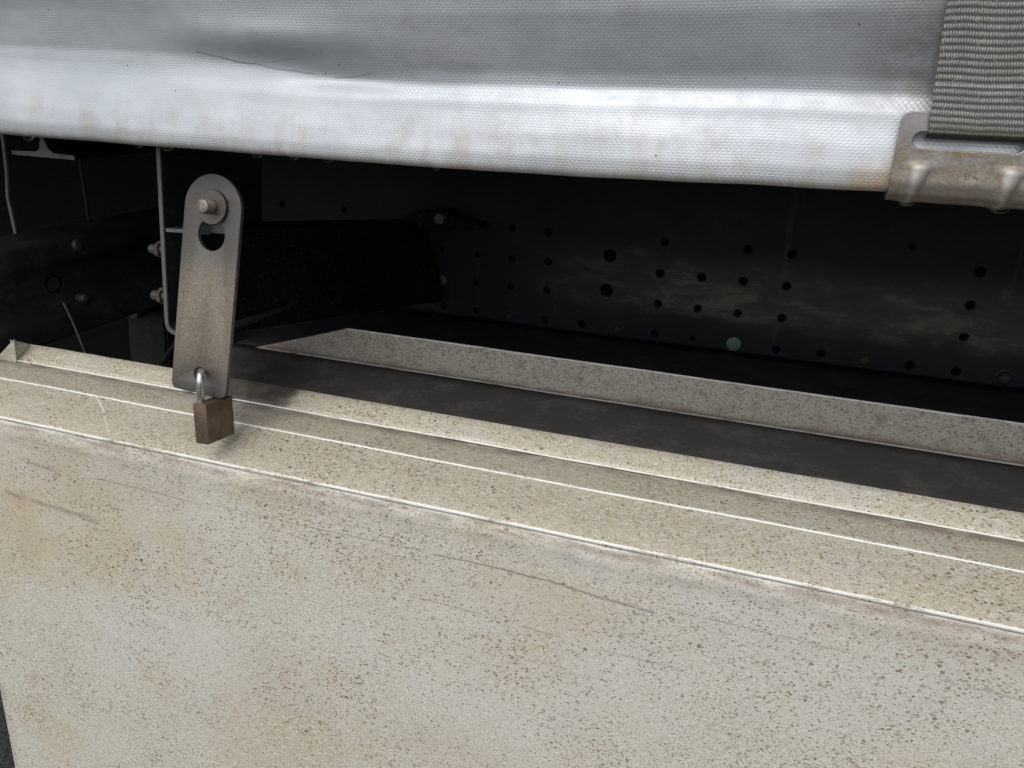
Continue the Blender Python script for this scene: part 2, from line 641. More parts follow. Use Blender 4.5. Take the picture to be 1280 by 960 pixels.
def box(bm, lo, hi, bev=0.0):
    v = [bm.verts.new((x, y, z)) for x in (lo[0], hi[0]) for y in (lo[1], hi[1]) for z in (lo[2], hi[2])]
    fs = [bm.faces.new([v[i] for i in q]) for q in ((0, 1, 3, 2), (4, 6, 7, 5), (0, 4, 5, 1), (2, 3, 7, 6), (0, 2, 6, 4), (1, 5, 7, 3))]
    if bev:
        es = list({e for f in fs for e in f.edges})
        bmesh.ops.bevel(bm, geom=es, offset=bev, segments=2, affect='EDGES', profile=0.6)


def sweep(bm, prof, dirv, L, th=0.0, closed=False):
    """extrude a list of world points along dirv*L; open profile gets thickness by a later solidify"""
    d_ = Vector(dirv) * L
    a = [bm.verts.new(p) for p in prof]
    b = [bm.verts.new(Vector(p) + d_) for p in prof]
    n = len(prof)
    for i in range(n if closed else n - 1):
        j = (i + 1) % n
        bm.faces.new((a[i], a[j], b[j], b[i]))
    if closed:
        bm.faces.new(a)
        bm.faces.new(b)


def rounded_path(pts, r, seg=5):
    """2D polyline with filleted corners"""
    out = [Vector(pts[0])]
    for i in range(1, len(pts) - 1):
        p = Vector(pts[i])
        a = (Vector(pts[i - 1]) - p)
        b = (Vector(pts[i + 1]) - p)
        t = min(r, a.length * 0.45, b.length * 0.45)
        p0 = p + a.normalized() * t
        p1 = p + b.normalized() * t
        for k in range(seg + 1):
            q = k / seg
            out.append((1 - q) ** 2 * p0 + 2 * q * (1 - q) * p + q * q * p1)
    out.append(Vector(pts[-1]))
    return out


def densify(path, step):
    out = [path[0]]
    for a, b in zip(path[:-1], path[1:]):
        n = max(1, int((b - a).length / step))
        for k in range(1, n + 1):
            out.append(a.lerp(b, k / n))
    return out


def profile_sheet(name, path, x0, x1, nx, mat, parent, wob=0.0004, th=0.0022, seed=0, x0_fn=None, v0=0.0):
    """sheet metal strip: path = (y, z) points, swept along X; UV = metres. Returns object"""
    path = [Vector(p) for p in path]
    vs = [v0]
    for a, b in zip(path[:-1], path[1:]):
        vs.append(vs[-1] + (b - a).length)
    P = np.zeros((nx + 1, len(path), 3))
    UV = np.zeros((nx + 1, len(path), 2))
    for i in range(nx + 1):
        for j, p in enumerate(path):
            xs = x0 if x0_fn is None else x0_fn(vs[j])
            x = xs + (x1 - xs) * i / nx
            dz = mnoise.noise(Vector((x * 7 + seed, vs[j] * 6, seed * 1.7))) * wob + mnoise.noise(Vector((x * 26 + seed, vs[j] * 20, 3))) * wob * 0.35
            P[i, j] = (x, p.x + dz * 0.6, p.y + dz)
            UV[i, j] = (x, vs[j])
    me = grid_mesh(name, P, UV)
    o = link_mesh(name, me, mat, parent, sharp=60)
    if th:
        md = o.modifiers.new('sheet', 'SOLIDIFY')
        md.thickness = th
        md.offset = 0.0
    return o, vs


# ================================================================== key dimensions
K = 1.04
Y_A, Y_B, Y_C, Y_D = 0.56 * K, 0.61 * K, 0.65 * K, 0.673 * K
def z_at(u, v, y): return at(u, v, y).z
A_ = (Y_A, z_at(640, 653, Y_A))
B_ = (Y_B, z_at(640, 594.5, Y_B))
C_ = (Y_C, z_at(640, 562.5, Y_C))
D_ = (Y_D, z_at(640, 533, Y_D))
X_END = at(20, 449, Y_C).x
Z_BOT = H - 1.12
Y_BOT = Y_A - 0.093 * (A_[1] - Z_BOT)
Y_E = 0.80
Z_TRAY = z_at(640, 485, Y_E)
Y_TARP = 0.60
Y_WEB = 1.10
Y_LATCH = 0.60
front_n = Vector((0, Z_BOT - A_[1], -(Y_BOT - Y_A)))      # normal of the front panel in YZ


def front_uv(u, v):
    """photo pixel -> (x, distance below the fold) on the front panel"""
    r = ray(u, v)
    q = Vector((0, A_[0], A_[1]))
    t = (q - CAM).dot(front_n) / r.dot(front_n)
    p = CAM + r * t
    return (p.x, math.hypot(p.y - A_[0], p.z - A_[1]))


def tarp_uv(u, v):
    p = at(u, v, Y_TARP)
    return (p.x, p.z - hem_z(p.x))


_hp = [at(u, v, Y_TARP) for u, v in ((-400, 135), (-150, 155), (0, 168.5), (160, 181), (320, 193), (480, 206), (640, 217), (800, 225.5), (960, 233.5), (1110, 240.5), (1280, 250), (1500, 266))]
_hx = [p.x for p in _hp]
_hz = [p.z for p in _hp]


def hem_z(x):
    return float(np.interp(x, _hx, _hz))


TARP_SCR = [(tarp_uv(228, 64), tarp_uv(300, 79), 0.0012, 0.7), (tarp_uv(255, 70), tarp_uv(390, 95), 0.0014, 0.75),
            (tarp_uv(300, 77), tarp_uv(360, 72), 0.0010, 0.4), (tarp_uv(400, 98), tarp_uv(455, 92), 0.0012, 0.5)]
WEB_BAND = (at(900, 388, Y_WEB).z, at(900, 345, Y_WEB).z)

# ================================================================== materials
SCR = []
def scr(p, q, wd, col, st, br=0.4): SCR.append((front_uv(*p), front_uv(*q), wd, col, st, br))
DK = (0.10, 0.10, 0.105)
BR = (0.20, 0.13, 0.075)
scr((538, 690), (700, 727), 0.0016, DK, 0.85, 0.30)
scr((680, 722), (830, 768), 0.0022, DK, 0.75, 0.38)
scr((820, 757), (1085, 818), 0.0014, (0.2, 0.2, 0.2), 0.7, 0.40)
scr((110, 594), (260, 630), 0.0011, (0.13, 0.12, 0.11), 0.8, 0.34)
scr((240, 622), (420, 664), 0.0009, (0.2, 0.17, 0.14), 0.6, 0.42)
scr((380, 655), (540, 690), 0.0009, (0.16, 0.14, 0.12), 0.7, 0.40)
scr((520, 745), (610, 768), 0.0014, BR, 0.55, 0.38)
scr((650, 780), (705, 795), 0.0014, BR, 0.65, 0.38)
scr((745, 807), (860, 838), 0.0016, BR, 0.55, 0.38)
scr((0, 612), (130, 652), 0.0050, (0.17, 0.155, 0.135), 0.7, 0.42)
scr((100, 646), (125, 654), 0.0016, (0.1, 0.09, 0.08), 0.7, 0.30)
scr((30, 575), (72, 588), 0.0032, (0.15, 0.14, 0.13), 0.7, 0.36)
scr((900, 720), (1010, 745), 0.0013, (0.25, 0.22, 0.19), 0.6, 0.45)
scr((1170, 845), (1280, 872), 0.0014, (0.22, 0.21, 0.2), 0.6, 0.4)
scr((1180, 760), (1300, 792), 0.0035, (0.2, 0.15, 0.11), 0.7, 0.44)
scr((1050, 757), (1240, 786), 0.0040, (0.2, 0.15, 0.11), 0.6, 0.50)
scr((590, 652), (660, 672), 0.0030, (0.2, 0.14, 0.09), 0.6, 0.45)
scr((0, 806), (35, 822), 0.0016, (0.13, 0.13, 0.11), 0.6, 0.35)
SM = []
def smear(p, ru, rv, col, st): c_ = front_uv(*p); SM.append((c_[0], c_[1], ru, rv, col, st))
smear((60, 640), 0.26, 0.09, (0.465, 0.41, 0.295), 0.85)
smear((40, 650), 0.05, 0.05, (0.41, 0.325, 0.20), 0.6)
smear((120, 600), 0.14, 0.035, (0.36, 0.31, 0.24), 0.45)
smear((200, 800), 0.13, 0.07, (0.53, 0.54, 0.515), 0.8)
smear((330, 660), 0.14, 0.03, (0.53, 0.535, 0.505), 0.6)
smear((620, 830), 0.20, 0.10, (0.53, 0.535, 0.50), 0.6)
smear((340, 850), 0.06, 0.05, (0.42, 0.38, 0.30), 0.55)
smear((520, 920), 0.10, 0.04, (0.455, 0.405, 0.31), 0.4)
smear((640, 740), 0.17, 0.03, (0.45, 0.405, 0.315), 0.4)
smear((780, 715), 0.16, 0.02, (0.55, 0.556, 0.535), 0.6)
smear((1230, 800), 0.10, 0.04, (0.42, 0.37, 0.30), 0.45)
smear((1050, 850), 0.18, 0.07, (0.50, 0.505, 0.48), 0.5)

# ledge: path runs A' (lip) -> A -> B -> C; wear at the folds is set after the path is known
M_FRONT = mat_galv('weathered_galvanised_front', beige=0.42, scratches=SCR, smears=SM, wear_v=((0.003, 0.0026, 0.4, 0.52),), grime_shade_v=((0.008, 0.007, 0.6), (0.012, 0.03, 0.35)))
M_STEEL = mat_dirty('rusty_bolt_steel', (0.20, 0.18, 0.155), (0.11, 0.08, 0.058), 160, 0.5, 0.42, 0.5, spots=0.5)
M_FLANGEBOLT = mat_dirty('dull_washer_steel', (0.085, 0.081, 0.075), (0.11, 0.088, 0.068), 120, 0.45, 0.45, 0.45)
M_WEB = mat_web()
M_BLACK = mat_dirty('dusty_black_paint', (0.009, 0.010, 0.011), (0.020, 0.019, 0.017), 14, 0.45, 0.6)
M_BLACK2 = mat_dirty('dark_primer_paint', (0.006, 0.0065, 0.007), (0.010, 0.010, 0.0095), 16, 0.4, 0.62)
M_EDGE = mat_dirty('greyed_cut_edge', (0.13, 0.135, 0.14), (0.09, 0.085, 0.075), 60, 0.4, 0.5, 0.3)
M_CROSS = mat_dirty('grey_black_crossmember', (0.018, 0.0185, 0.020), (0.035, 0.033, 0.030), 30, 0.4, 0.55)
M_BEARER = mat_dirty('rust_grey_bearer', (0.022, 0.022, 0.022), (0.040, 0.037, 0.033), 18, 0.5, 0.6, spots=0.3, spot_col=(0.015, 0.013, 0.012))
M_ALU = mat_dirty('dull_aluminium', (0.20, 0.205, 0.21), (0.12, 0.115, 0.105), 50, 0.4, 0.5, 0.5)
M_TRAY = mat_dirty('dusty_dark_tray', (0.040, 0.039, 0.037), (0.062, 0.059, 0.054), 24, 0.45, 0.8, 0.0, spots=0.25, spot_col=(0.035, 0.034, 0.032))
M_PAD = mat_dirty('tarnished_brass', (0.165, 0.112, 0.078), (0.10, 0.074, 0.056), 70, 0.5, 0.42, 0.55, bump=0.0003, spots=0.35, spot_col=(0.07, 0.05, 0.038))
M_SHACKLE = mat_dirty('bright_shackle_steel', (0.62, 0.62, 0.62), (0.35, 0.32, 0.28), 200, 0.35, 0.25, 0.9, spots=0.3)
M_LATCH = mat_latch()
M_TARP = mat_tarp()
M_WEBBING = mat_webbing()
M_HOOK = mat_hook()
M_DROP = mat_glass_drop()
M_GREEN = mat_dirty('pale_green_plug', (0.095, 0.145, 0.12), (0.06, 0.09, 0.075), 120, 0.4, 0.6)
M_TEAL = mat_dirty('dark_teal_plug', (0.07, 0.095, 0.10), (0.05, 0.06, 0.06), 120, 0.4, 0.6)
M_ASPH = mat_asphalt()

# ================================================================== the setting
bm = bmesh.new()
s_ = 60
vs_ = [bm.verts.new((x, y, 0)) for x, y in ((-s_, -s_), (s_, -s_), (s_, s_), (-s_, s_))]
bm.faces.new(vs_)
tag(from_bm('ground', bm, M_ASPH, smooth=False), kind='structure')

# ================================================================== trailer deck and chassis
# cargo floor over everything: it is what keeps the gap dark
bm = bmesh.new()
box(bm, (-4.5, 0.64, H + 0.045), (3.0, 3.05, H + 0.085))
deck = from_bm('trailer_floor', bm, M_BLACK, smooth=False)
tag(deck, kind='structure')

ZT, ZB = H + 0.04, H - 0.70
# ---- main chassis beam with real holes
beam = thing('chassis_beam', 'long black chassis beam with rows of drilled holes at the back of the gap', 'chassis beam', (0, Y_WEB, ZB))
HOLES = [(640, 285, 5), (686, 290, 5), (831, 302, 5.5), (935, 312, 6), (990, 318, 6), (1225, 340, 7),
         (553, 312, 4), (597, 318, 4.5), (640, 323, 5), (685, 327, 5.5), (762, 320, 8.5), (825, 342, 6), (877, 347, 6), (929, 352, 6), (983, 358, 6), (1213, 382, 6.5),
         (595, 353, 4.5), (638, 358, 5), (683, 363, 5), (758, 363, 8.5), (822, 380, 5.5), (872, 386, 5.5), (922, 392, 5.5), (977, 398, 5.8), (1205, 422, 6),
         (555, 382, 4.5), (595, 388, 4.5), (681, 400, 5), (727, 405, 5), (818, 417, 5), (866, 424, 4), (970, 437, 5.5), (1026, 442, 5.8), (1137, 457, 6), (1195, 465, 6),
         (315, 250, 4), (353, 255, 4.2), (430, 262, 4.2), (320, 213, 3.6), (1140, 308, 4), (1320, 352, 7), (1310, 395, 7)]
def wr(u, v, px):
    r = ray(u, v)
    return px * (Y_WEB / r.y) / F
x0, x1 = at(222, 300, Y_WEB).x, 2.2
loops = [[(x0, ZB), (x1, ZB), (x1, ZT), (x0, ZT)]]
for (u, v, r) in HOLES:
    p = at(u, v, Y_WEB)
    loops.append(circ(p.x, p.z, wr(u, v, r) * 1.05, 20))
me = shape2d(loops, 0.012, 0.0008)
# local x,y -> world x,z ; local z -> -y
me.transform(Matrix(((1, 0, 0, 0), (0, 0, -1, Y_WEB + 0.006), (0, 1, 0, 0), (0, 0, 0, 1))))
link_mesh('web', me, M_WEB, beam, base=(0, 0, 0), sharp=30)
bm = bmesh.new()
box(bm, (x0, Y_WEB - 0.08, ZB - 0.016), (x1, Y_WEB + 0.09, ZB - 0.0005), 0.002)
from_bm('lower_flange', bm, M_BLACK, beam)
# dome headed rivets and plugs
for (u, v, r) in ((637, 395, 6.5), (772, 411, 8), (1080, 449, 9), (1255, 472, 9.5)):
    p = at(u, v, Y_WEB)
    rr = wr(u, v, r)
    bm = bmesh.new()
    lathe(bm, p + Vector((0, 0.001, 0)), (0, -1, 0), [(rr * 1.15, 0), (rr * 1.15, 0.0016), (rr * 0.92, 0.0022), (rr * 0.86, 0.0045), (rr * 0.55, 0.0075), (rr * 0.2, 0.0088), (0, 0.009)], 20)
    from_bm('rivet', bm, M_CROSS, beam, base=p)
for (u, v, r, m_) in ((917, 430, 8.8, M_GREEN), (551, 350, 7.5, M_TEAL)):
    p = at(u, v, Y_WEB)
    rr = wr(u, v, r)
    bm = bmesh.new()
    lathe(bm, p + Vector((0, 0.001, 0)), (0, -1, 0), [(rr, 0), (rr, 0.0014), (rr * 0.9, 0.0022), (rr * 0.45, 0.0026), (0, 0.0026)], 22)
    o = from_bm('plug', bm, m_, beam, base=p)
    o['label'] = 'pale green round plug' if m_ is M_GREEN else 'dark teal round plug'
# strips of a bracket behind the top holes, seen in their lower halves
for (u, v) in ((831, 306), (935, 316), (990, 322)):
    p = at(u, v, Y_WEB + 0.02)
    bm = bmesh.new()
    box(bm, (p.x - 0.02, p.y, p.z - 0.03), (p.x + 0.02, p.y + 0.004, p.z), 0.0006)
    from_bm('backing_strip', bm, M_ALU, beam, base=p)

# ---- second main beam, added on the far side (blocks the light from over there)
beam2 = thing('chassis_beam', 'second black chassis beam added behind the drilled one to block light', 'chassis beam', (0, 2.0, ZB))
bm = bmesh.new()
box(bm, (-4.5, 2.0, H - 0.75), (3.0, 2.012, ZT))
from_bm('web', bm, M_BLACK2, beam2, smooth=False)
bm = bmesh.new()
box(bm, (-4.5, 1.93, H - 0.766), (3.0, 2.08, H - 0.7505))
from_bm('lower_flange', bm, M_BLACK2, beam2, smooth=False)

blocker = thing('light_blocker', 'added black light-blocking panel far back under the trailer floor', 'side skirt', (0, 2.9, 0.03))  # added panel, keeps light from the trailer's far side out of the gap
bm = bmesh.new()
box(bm, (-6.5, 2.9, 0.03), (4.0, 2.92, ZT))
from_bm('blocker_panel', bm, M_BLACK2, blocker, smooth=False)
bm = bmesh.new()
box(bm, (-6.5, 2.87, 0.0), (4.0, 2.898, 0.06))
from_bm('blocker_rail', bm, M_BLACK2, blocker, smooth=False)

# ---- C-section cross member, its end behind the hanging latch plate
Y_CF = 0.645
cm = thing('cross_member', 'dark channel crossmember running back from behind the hanging latch plate', 'crossmember', at(210, 413, Y_CF))
t_top = at(199, 184, Y_CF); t_a = at(205.5, 287, Y_CF); t_b = at(209, 405, Y_CF)
t_lip = at(262, 291, Y_CF); t_lipb = at(264, 424, Y_CF)
Lc = 0.16
th_ = 0.0042
def cprof(pts, th):
    """closed outline of a thin bent plate in the XZ plane"""
    P = [Vector((p.x, p.z)) for p in pts]
    L_, R_ = [], []
    for i, p in enumerate(P):
        a = (p - P[i - 1]).normalized() if i > 0 else None
        b = (P[i + 1] - p).normalized() if i < len(P) - 1 else None
        t = (a + b).normalized() if (a is not None and b is not None) else (a if b is None else b)
        n = Vector((-t.y, t.x)) * th / 2
        L_.append(p + n)
        R_.append(p - n)
    return L_ + R_[::-1]
def v3(p, y): return Vector((p[0], y, p[1]))
def fillet3(pts, r, seg=5):
    q = rounded_path([(p.x, p.z) for p in pts], r, seg)
    return [Vector((a.x, 0, a.y)) for a in q]
bend = Vector((0.2, 1.142, -0.06)).normalized()
plate = cprof(fillet3([t_top, t_b + Vector((0, 0, -0.008)), t_lipb], 0.012), th_)
bm = bmesh.new()
sweep(bm, [v3(p, Y_CF) for p in plate], (0, 1, 0), Lc, closed=True)
web_o = from_bm('web', bm, M_CROSS, cm, base=t_b)
lip = cprof(fillet3([t_a + Vector((0.0025, 0, 0)), t_lip], 0.002), th_ * 0.8)
bm = bmesh.new()
sweep(bm, [v3(p, Y_CF + 0.001) for p in lip], (0, 1, 0), 0.03, closed=True)
from_bm('upper_flange', bm, M_CROSS, cm, base=t_a)
# light cut edge of the channel: a thin worn border standing 1 mm proud
pl2 = cprof(fillet3([t_top, t_b + Vector((0, 0, -0.008)), t_lipb], 0.012), th_ * 1.02)
bm = bmesh.new()
sweep(bm, [v3(p, Y_CF - 0.002) for p in pl2], (0, 1, 0), 0.0018, closed=True)
from_bm('web_edge', bm, M_EDGE, cm, base=t_b)
lp2 = cprof(fillet3([t_a + Vector((0.0025, 0, 0)), t_lip], 0.002), th_ * 0.82)
bm = bmesh.new()
sweep(bm, [v3(p, Y_CF - 0.001) for p in lp2], (0, 1, 0), 0.0018, closed=True)
from_bm('flange_edge', bm, M_EDGE, cm, base=t_a)
# closed right side of the channel (black), sloping to the main beam
f0, f1 = at(292, 283, 0.70), at(292, 416, 0.70)
b0, b1 = at(531, 277, Y_WEB - 0.012), at(560, 376, Y_WEB - 0.012)
bm = bmesh.new()
vv = []
for (p, q) in ((f0, f1), (b0, b1)):
    for r_ in (p, q):
        vv.append(bm.verts.new(r_))
        vv.append(bm.verts.new(r_ + Vector((-0.05, 0.0, 0))))
fr = [vv[0], vv[1], vv[3], vv[2]]
bk = [vv[4], vv[5], vv[7], vv[6]]
bm.faces.new(fr); bm.faces.new(bk)
for i in range(4):
    j = (i + 1) % 4
    bm.faces.new((fr[i], fr[j], bk[j], bk[i]))
bmesh.ops.bevel(bm, geom=list(bm.edges), offset=0.003, segments=2, affect='EDGES')
from_bm('side_box', bm, M_BLACK2, cm, base=f1)
# bolts whose shanks stick out to the left of the web
for (u, v) in ((203, 312), (205.5, 370)):
    p = at(u, v, Y_CF + 0.022)
    bm = bmesh.new()
    lathe(bm, p, (-1, 0.0, -0.03), [(0.0052, -0.004), (0.0052, 0.0135), (0.0042, 0.015), (0, 0.0152)], 16)
    lathe(bm, p, (-1, 0.0, -0.03), [(0.0088, 0.0), (0.0088, 0.0045)], 6)
    from_bm('bolt', bm, M_FLANGEBOLT, cm, base=p)

# small bracket on the top corner where the box meets the beam
br = thing('corner_bracket', 'small dark gusset bracket bolted where the crossmember meets the drilled beam', 'bracket', at(530, 276, Y_WEB - 0.03))
p0, p1 = at(493, 276, Y_WEB - 0.05), at(600, 281, Y_WEB - 0.02)
g = [at(493, 277, Y_WEB - 0.04), at(515, 266, Y_WEB - 0.04), at(556, 263, Y_WEB - 0.04), at(568, 275, Y_WEB - 0.04), at(600, 281, Y_WEB - 0.04), at(598, 286, Y_WEB - 0.04), at(500, 283, Y_WEB - 0.04)]
bm = bmesh.new()
sweep(bm, g, (0, 1, 0), 0.03, closed=True)
bmesh.ops.bevel(bm, geom=list(bm.edges), offset=0.001, segments=1, affect='EDGES')
from_bm('bracket_plate', bm, M_BLACK2, br)
p = at(551, 273, Y_WEB - 0.04)
bm = bmesh.new()
lathe(bm, p, (0, -1, 0), [(0.009, 0), (0.009, 0.004), (0.0075, 0.006), (0, 0.0062)], 6)
from_bm('bolt', bm, M_FLANGEBOLT, br)

# ---- cross bearer on the left, face seen obliquely
XB = at(0, 350, 0.72).x
cb = thing('cross_bearer', 'long dark pressed crossbearer with bolts under the left part of the curtain', 'crossbearer', (XB, 0.6, H - 0.36))
ya, yb = 0.60, Y_WEB - 0.01
ztop = H - 0.2207
zlow_a, zlow_b = H - 0.355, H - 0.375
P = [(XB - 0.06, ztop), (XB, ztop - 0.006), (XB + 0.002, ztop - 0.03), (XB - 0.012, ztop - 0.05), (XB - 0.012, ztop - 0.085), (XB + 0.004, ztop - 0.108), (XB + 0.004, ztop - 0.138), (XB - 0.06, ztop - 0.142)]
Q = rounded_path(P, 0.006, 4)
bm = bmesh.new()
sweep(bm, [Vector((q.x, ya, q.y)) for q in Q], (0, 1, 0), yb - ya, closed=True)
from_bm('pressed_beam', bm, M_BEARER, cb, sharp=30)
for (u, v, r) in ((95, 306, 0.0085), (104, 373, 0.007)):
    p = atx(u, v, XB)
    bm = bmesh.new()
    lathe(bm, p + Vector((-0.008, 0, 0)), (1, 0, 0), [(r, 0), (r, 0.011), (r * 0.75, 0.0135), (0, 0.0145)], 12 if r > 0.006 else 10)
    from_bm('bolt', bm, M_FLANGEBOLT, cb, base=p)
p = atx(66, 355, XB - 0.012)
bm = bmesh.new()
lathe(bm, p + Vector((-0.004, 0, 0)), (1, 0, 0), [(0.013, 0), (0.013, 0.0052), (0.0105, 0.0054), (0.0105, 0.001), (0, 0.001)], 18)
from_bm('grommet', bm, M_BLACK2, cb, base=p)

# ---- inverted T bearer hanging under the deck
Y_T = 0.67
tb = thing('floor_bearer', 'inverted T shaped floor bearer end hanging under the curtain hem', 'floor bearer', at(54, 196, Y_T))
fl = at(15, 193, Y_T); fr_ = at(93, 200, Y_T); mid = at(57, 197, Y_T)
zt = H + 0.044
def tz(x, o=0.0): return fl.z + (fr_.z - fl.z) * (x - fl.x) / (fr_.x - fl.x) + o
prof = [(fl.x, tz(fl.x)), (fl.x, tz(fl.x, 0.0042)), (mid.x - 0.012, tz(mid.x - 0.012, 0.0052)), (mid.x - 0.0065, tz(mid.x, 0.009)), (mid.x - 0.004, tz(mid.x, 0.018)), (mid.x - 0.004, zt),
        (mid.x + 0.002, zt), (mid.x + 0.002, tz(mid.x, 0.018)), (mid.x + 0.005, tz(mid.x, 0.009)), (mid.x + 0.012, tz(mid.x + 0.012, 0.0052)), (fr_.x, tz(fr_.x, 0.0042)), (fr_.x, tz(fr_.x))]
bm = bmesh.new()
sweep(bm, [Vector((a, Y_T + 0.002, b)) for a, b in prof], (0, 1, 0), 1.25, closed=True)
from_bm('t_section', bm, M_BLACK, tb, sharp=30)
cxm = mid.x
bm = bmesh.new()
sweep(bm, [Vector((a, Y_T, b)) for a, b in prof], (0, 1, 0), 0.0018, closed=True)
from_bm('cut_edge', bm, M_EDGE, tb, sharp=30)

# ---- thin lines in the dark on the left: brake pipes and cables
def pipe(label, pts, r, m_, name='air_pipe', cat='pipe'):
    bm = bmesh.new()
    P = densify([Vector(p) for p in pts], 0.02)
    tube(bm, P, r, 8)
    o = from_bm(name, bm, m_, base=pts[-1])
    return tag(o, label, cat)
pipe('thin grey pipe curving down past the left end of the T bearer', [at(2, 160, 0.86), at(5, 180, 0.86), at(9, 215, 0.86), at(10, 245, 0.86), at(20, 292, 0.86), at(24, 330, 0.9)], 0.0030, M_ALU)
pipe('faint dark pipe hanging from the right end of the T bearer', [at(98, 190, 0.92), at(103, 220, 0.92), at(111, 272, 0.92), at(115, 310, 0.93)], 0.0024, M_CROSS)
pipe('thin pale cable slanting below the left crossbearer', [at(79, 378, 0.80), at(92, 405, 0.80), at(106, 440, 0.80), at(112, 465, 0.80)], 0.0013, M_EDGE, 'cable', 'cable')
pipe('short dark cable dropping left of the pale slanting one', [at(50, 412, 0.85), at(53, 440, 0.85), at(54, 470, 0.86)], 0.0022, M_CROSS, 'cable', 'cable')
pipe('dark diagonal rod just left of the padlock plate', [at(228, 418, 0.84), at(205, 450, 0.86), at(185, 480, 0.88)], 0.004, M_CROSS, 'stay_rod', 'rod')
# upright strut with its bolt below the bearer
st_ = thing('support_strut', 'dark upright strut with one bolt left of the latch plate', 'strut', at(180, 470, 0.98))
bm = bmesh.new()
a, b = at(157, 386, 0.98), at(206, 394, 0.98)
a2, b2 = at(166, 520, 0.98), at(214, 528, 0.98)
q = [a, b, b2, a2]
fr = [bm.verts.new(x) for x in q]
bk = [bm.verts.new(x + Vector((0, 0.05, 0))) for x in q]
bm.faces.new(fr); bm.faces.new(bk)
for i in range(4):
    j = (i + 1) % 4
    bm.faces.new((fr[i], fr[j], bk[j], bk[i]))
bmesh.ops.bevel(bm, geom=list(bm.edges), offset=0.004, segments=2, affect='EDGES')
from_bm('strut_plate', bm, M_CROSS, st_)
p = at(171, 390, 0.98)
bm = bmesh.new()
lathe(bm, p + Vector((0, 0.002, 0)), (0, -1, 0), [(0.010, 0), (0.010, 0.008), (0.008, 0.0105), (0, 0.0115)], 14)
from_bm('bolt', bm, M_FLANGEBOLT, st_)

# ================================================================== galvanised stowage box
boxo = thing('stowage_box', 'weathered galvanised stowage box below the gap with folded stepped upper edge', 'stowage box', (0, Y_BOT, Z_BOT))
XR = 1.25
# ledge sheet: lip at A, flat to B, bend, flat to behind C
dA = Vector((0, 0))
lipA = Vector((A_[0] - 0.0022, A_[1] - 0.0075))
pathL = [Vector((A_[0] + 0.0008, A_[1] - 0.0072)), Vector((A_[0] - 0.0022, A_[1] - 0.0060)), Vector((A_[0] - 0.0016, A_[1] + 0.0006)), Vector(A_), Vector(B_)]
upB = Vector((B_[0] + 0.002, B_[1] + 0.0028))
ang = (Vector(C_) - Vector(B_)).normalized()
pathL = [Vector((A_[0] + 0.0006, A_[1] - 0.0030)), Vector((A_[0] - 0.0010, A_[1] - 0.0024)), Vector((A_[0] - 0.0010, A_[1])), Vector((B_[0] - 0.0008, B_[1] - 0.0004)),
         Vector((B_[0] + 0.0012, B_[1] + 0.0012)), Vector((C_[0], C_[1] - 0.0016)), Vector((D_[0], D_[1] - 0.030))]
pl = densify(rounded_path(pathL, 0.0011, 4), 0.012)
acc = [0.0]
for a, b in zip(pl[:-1], pl[1:]):
    acc.append(acc[-1] + (b - a).length)
def vnear(q):
    k = min(range(len(pl)), key=lambda i: (pl[i] - Vector(q)).length)
    return acc[k]
vA, vB, vC = vnear((A_[0] - 0.001, A_[1])), vnear(B_), vnear((C_[0], C_[1] - 0.0016))
def ledge_uv(u, v):
    best = None
    for i in range(len(pl) - 1):
        y = pl[i].x + 1e-9
        # intersect ray with the plane of the segment A-B
    a, b = Vector(A_), Vector(B_)
    n = Vector((0, b.y - a.y, -(b.x - a.x)))
    r = ray(u, v)
    t = (Vector((0, a.x, a.y)) - CAM).dot(n) / r.dot(n)
    p = CAM + r * t
    return (p.x, vA + math.hypot(p.y - a.x, p.z - a.y))
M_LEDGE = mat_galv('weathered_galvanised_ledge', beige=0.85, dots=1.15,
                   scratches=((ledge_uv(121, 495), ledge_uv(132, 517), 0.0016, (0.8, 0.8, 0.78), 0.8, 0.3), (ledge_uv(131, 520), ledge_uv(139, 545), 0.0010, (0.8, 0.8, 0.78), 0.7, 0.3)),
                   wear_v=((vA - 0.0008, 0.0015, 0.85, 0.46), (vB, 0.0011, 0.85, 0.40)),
                   grime_shade_v=((vC, 0.017, 0.95), (vB - 0.02, 0.035, 0.2)), val=0.94)  # band at C: dirt plus painted shade of the gutter corner
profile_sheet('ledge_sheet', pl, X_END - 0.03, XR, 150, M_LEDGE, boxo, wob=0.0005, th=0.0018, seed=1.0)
# front panel: 2 mm behind the lip
pf = densify([Vector((A_[0] + 0.0012, A_[1] - 0.002)), Vector((Y_BOT + 0.0012, Z_BOT))], 0.02)
e0, e1 = front_uv(-2, 850), front_uv(19, 960)
profile_sheet('front_panel', pf, X_END, XR, 110, M_FRONT, boxo, wob=0.0016, th=0.002, seed=4.0, x0_fn=lambda v: min(X_END, X_END + (e0[0] - X_END) * min(1, v / e0[1])) if v < e0[1] else e0[0] + (e1[0] - e0[0]) * (v - e0[1]) / (e1[1] - e0[1]))
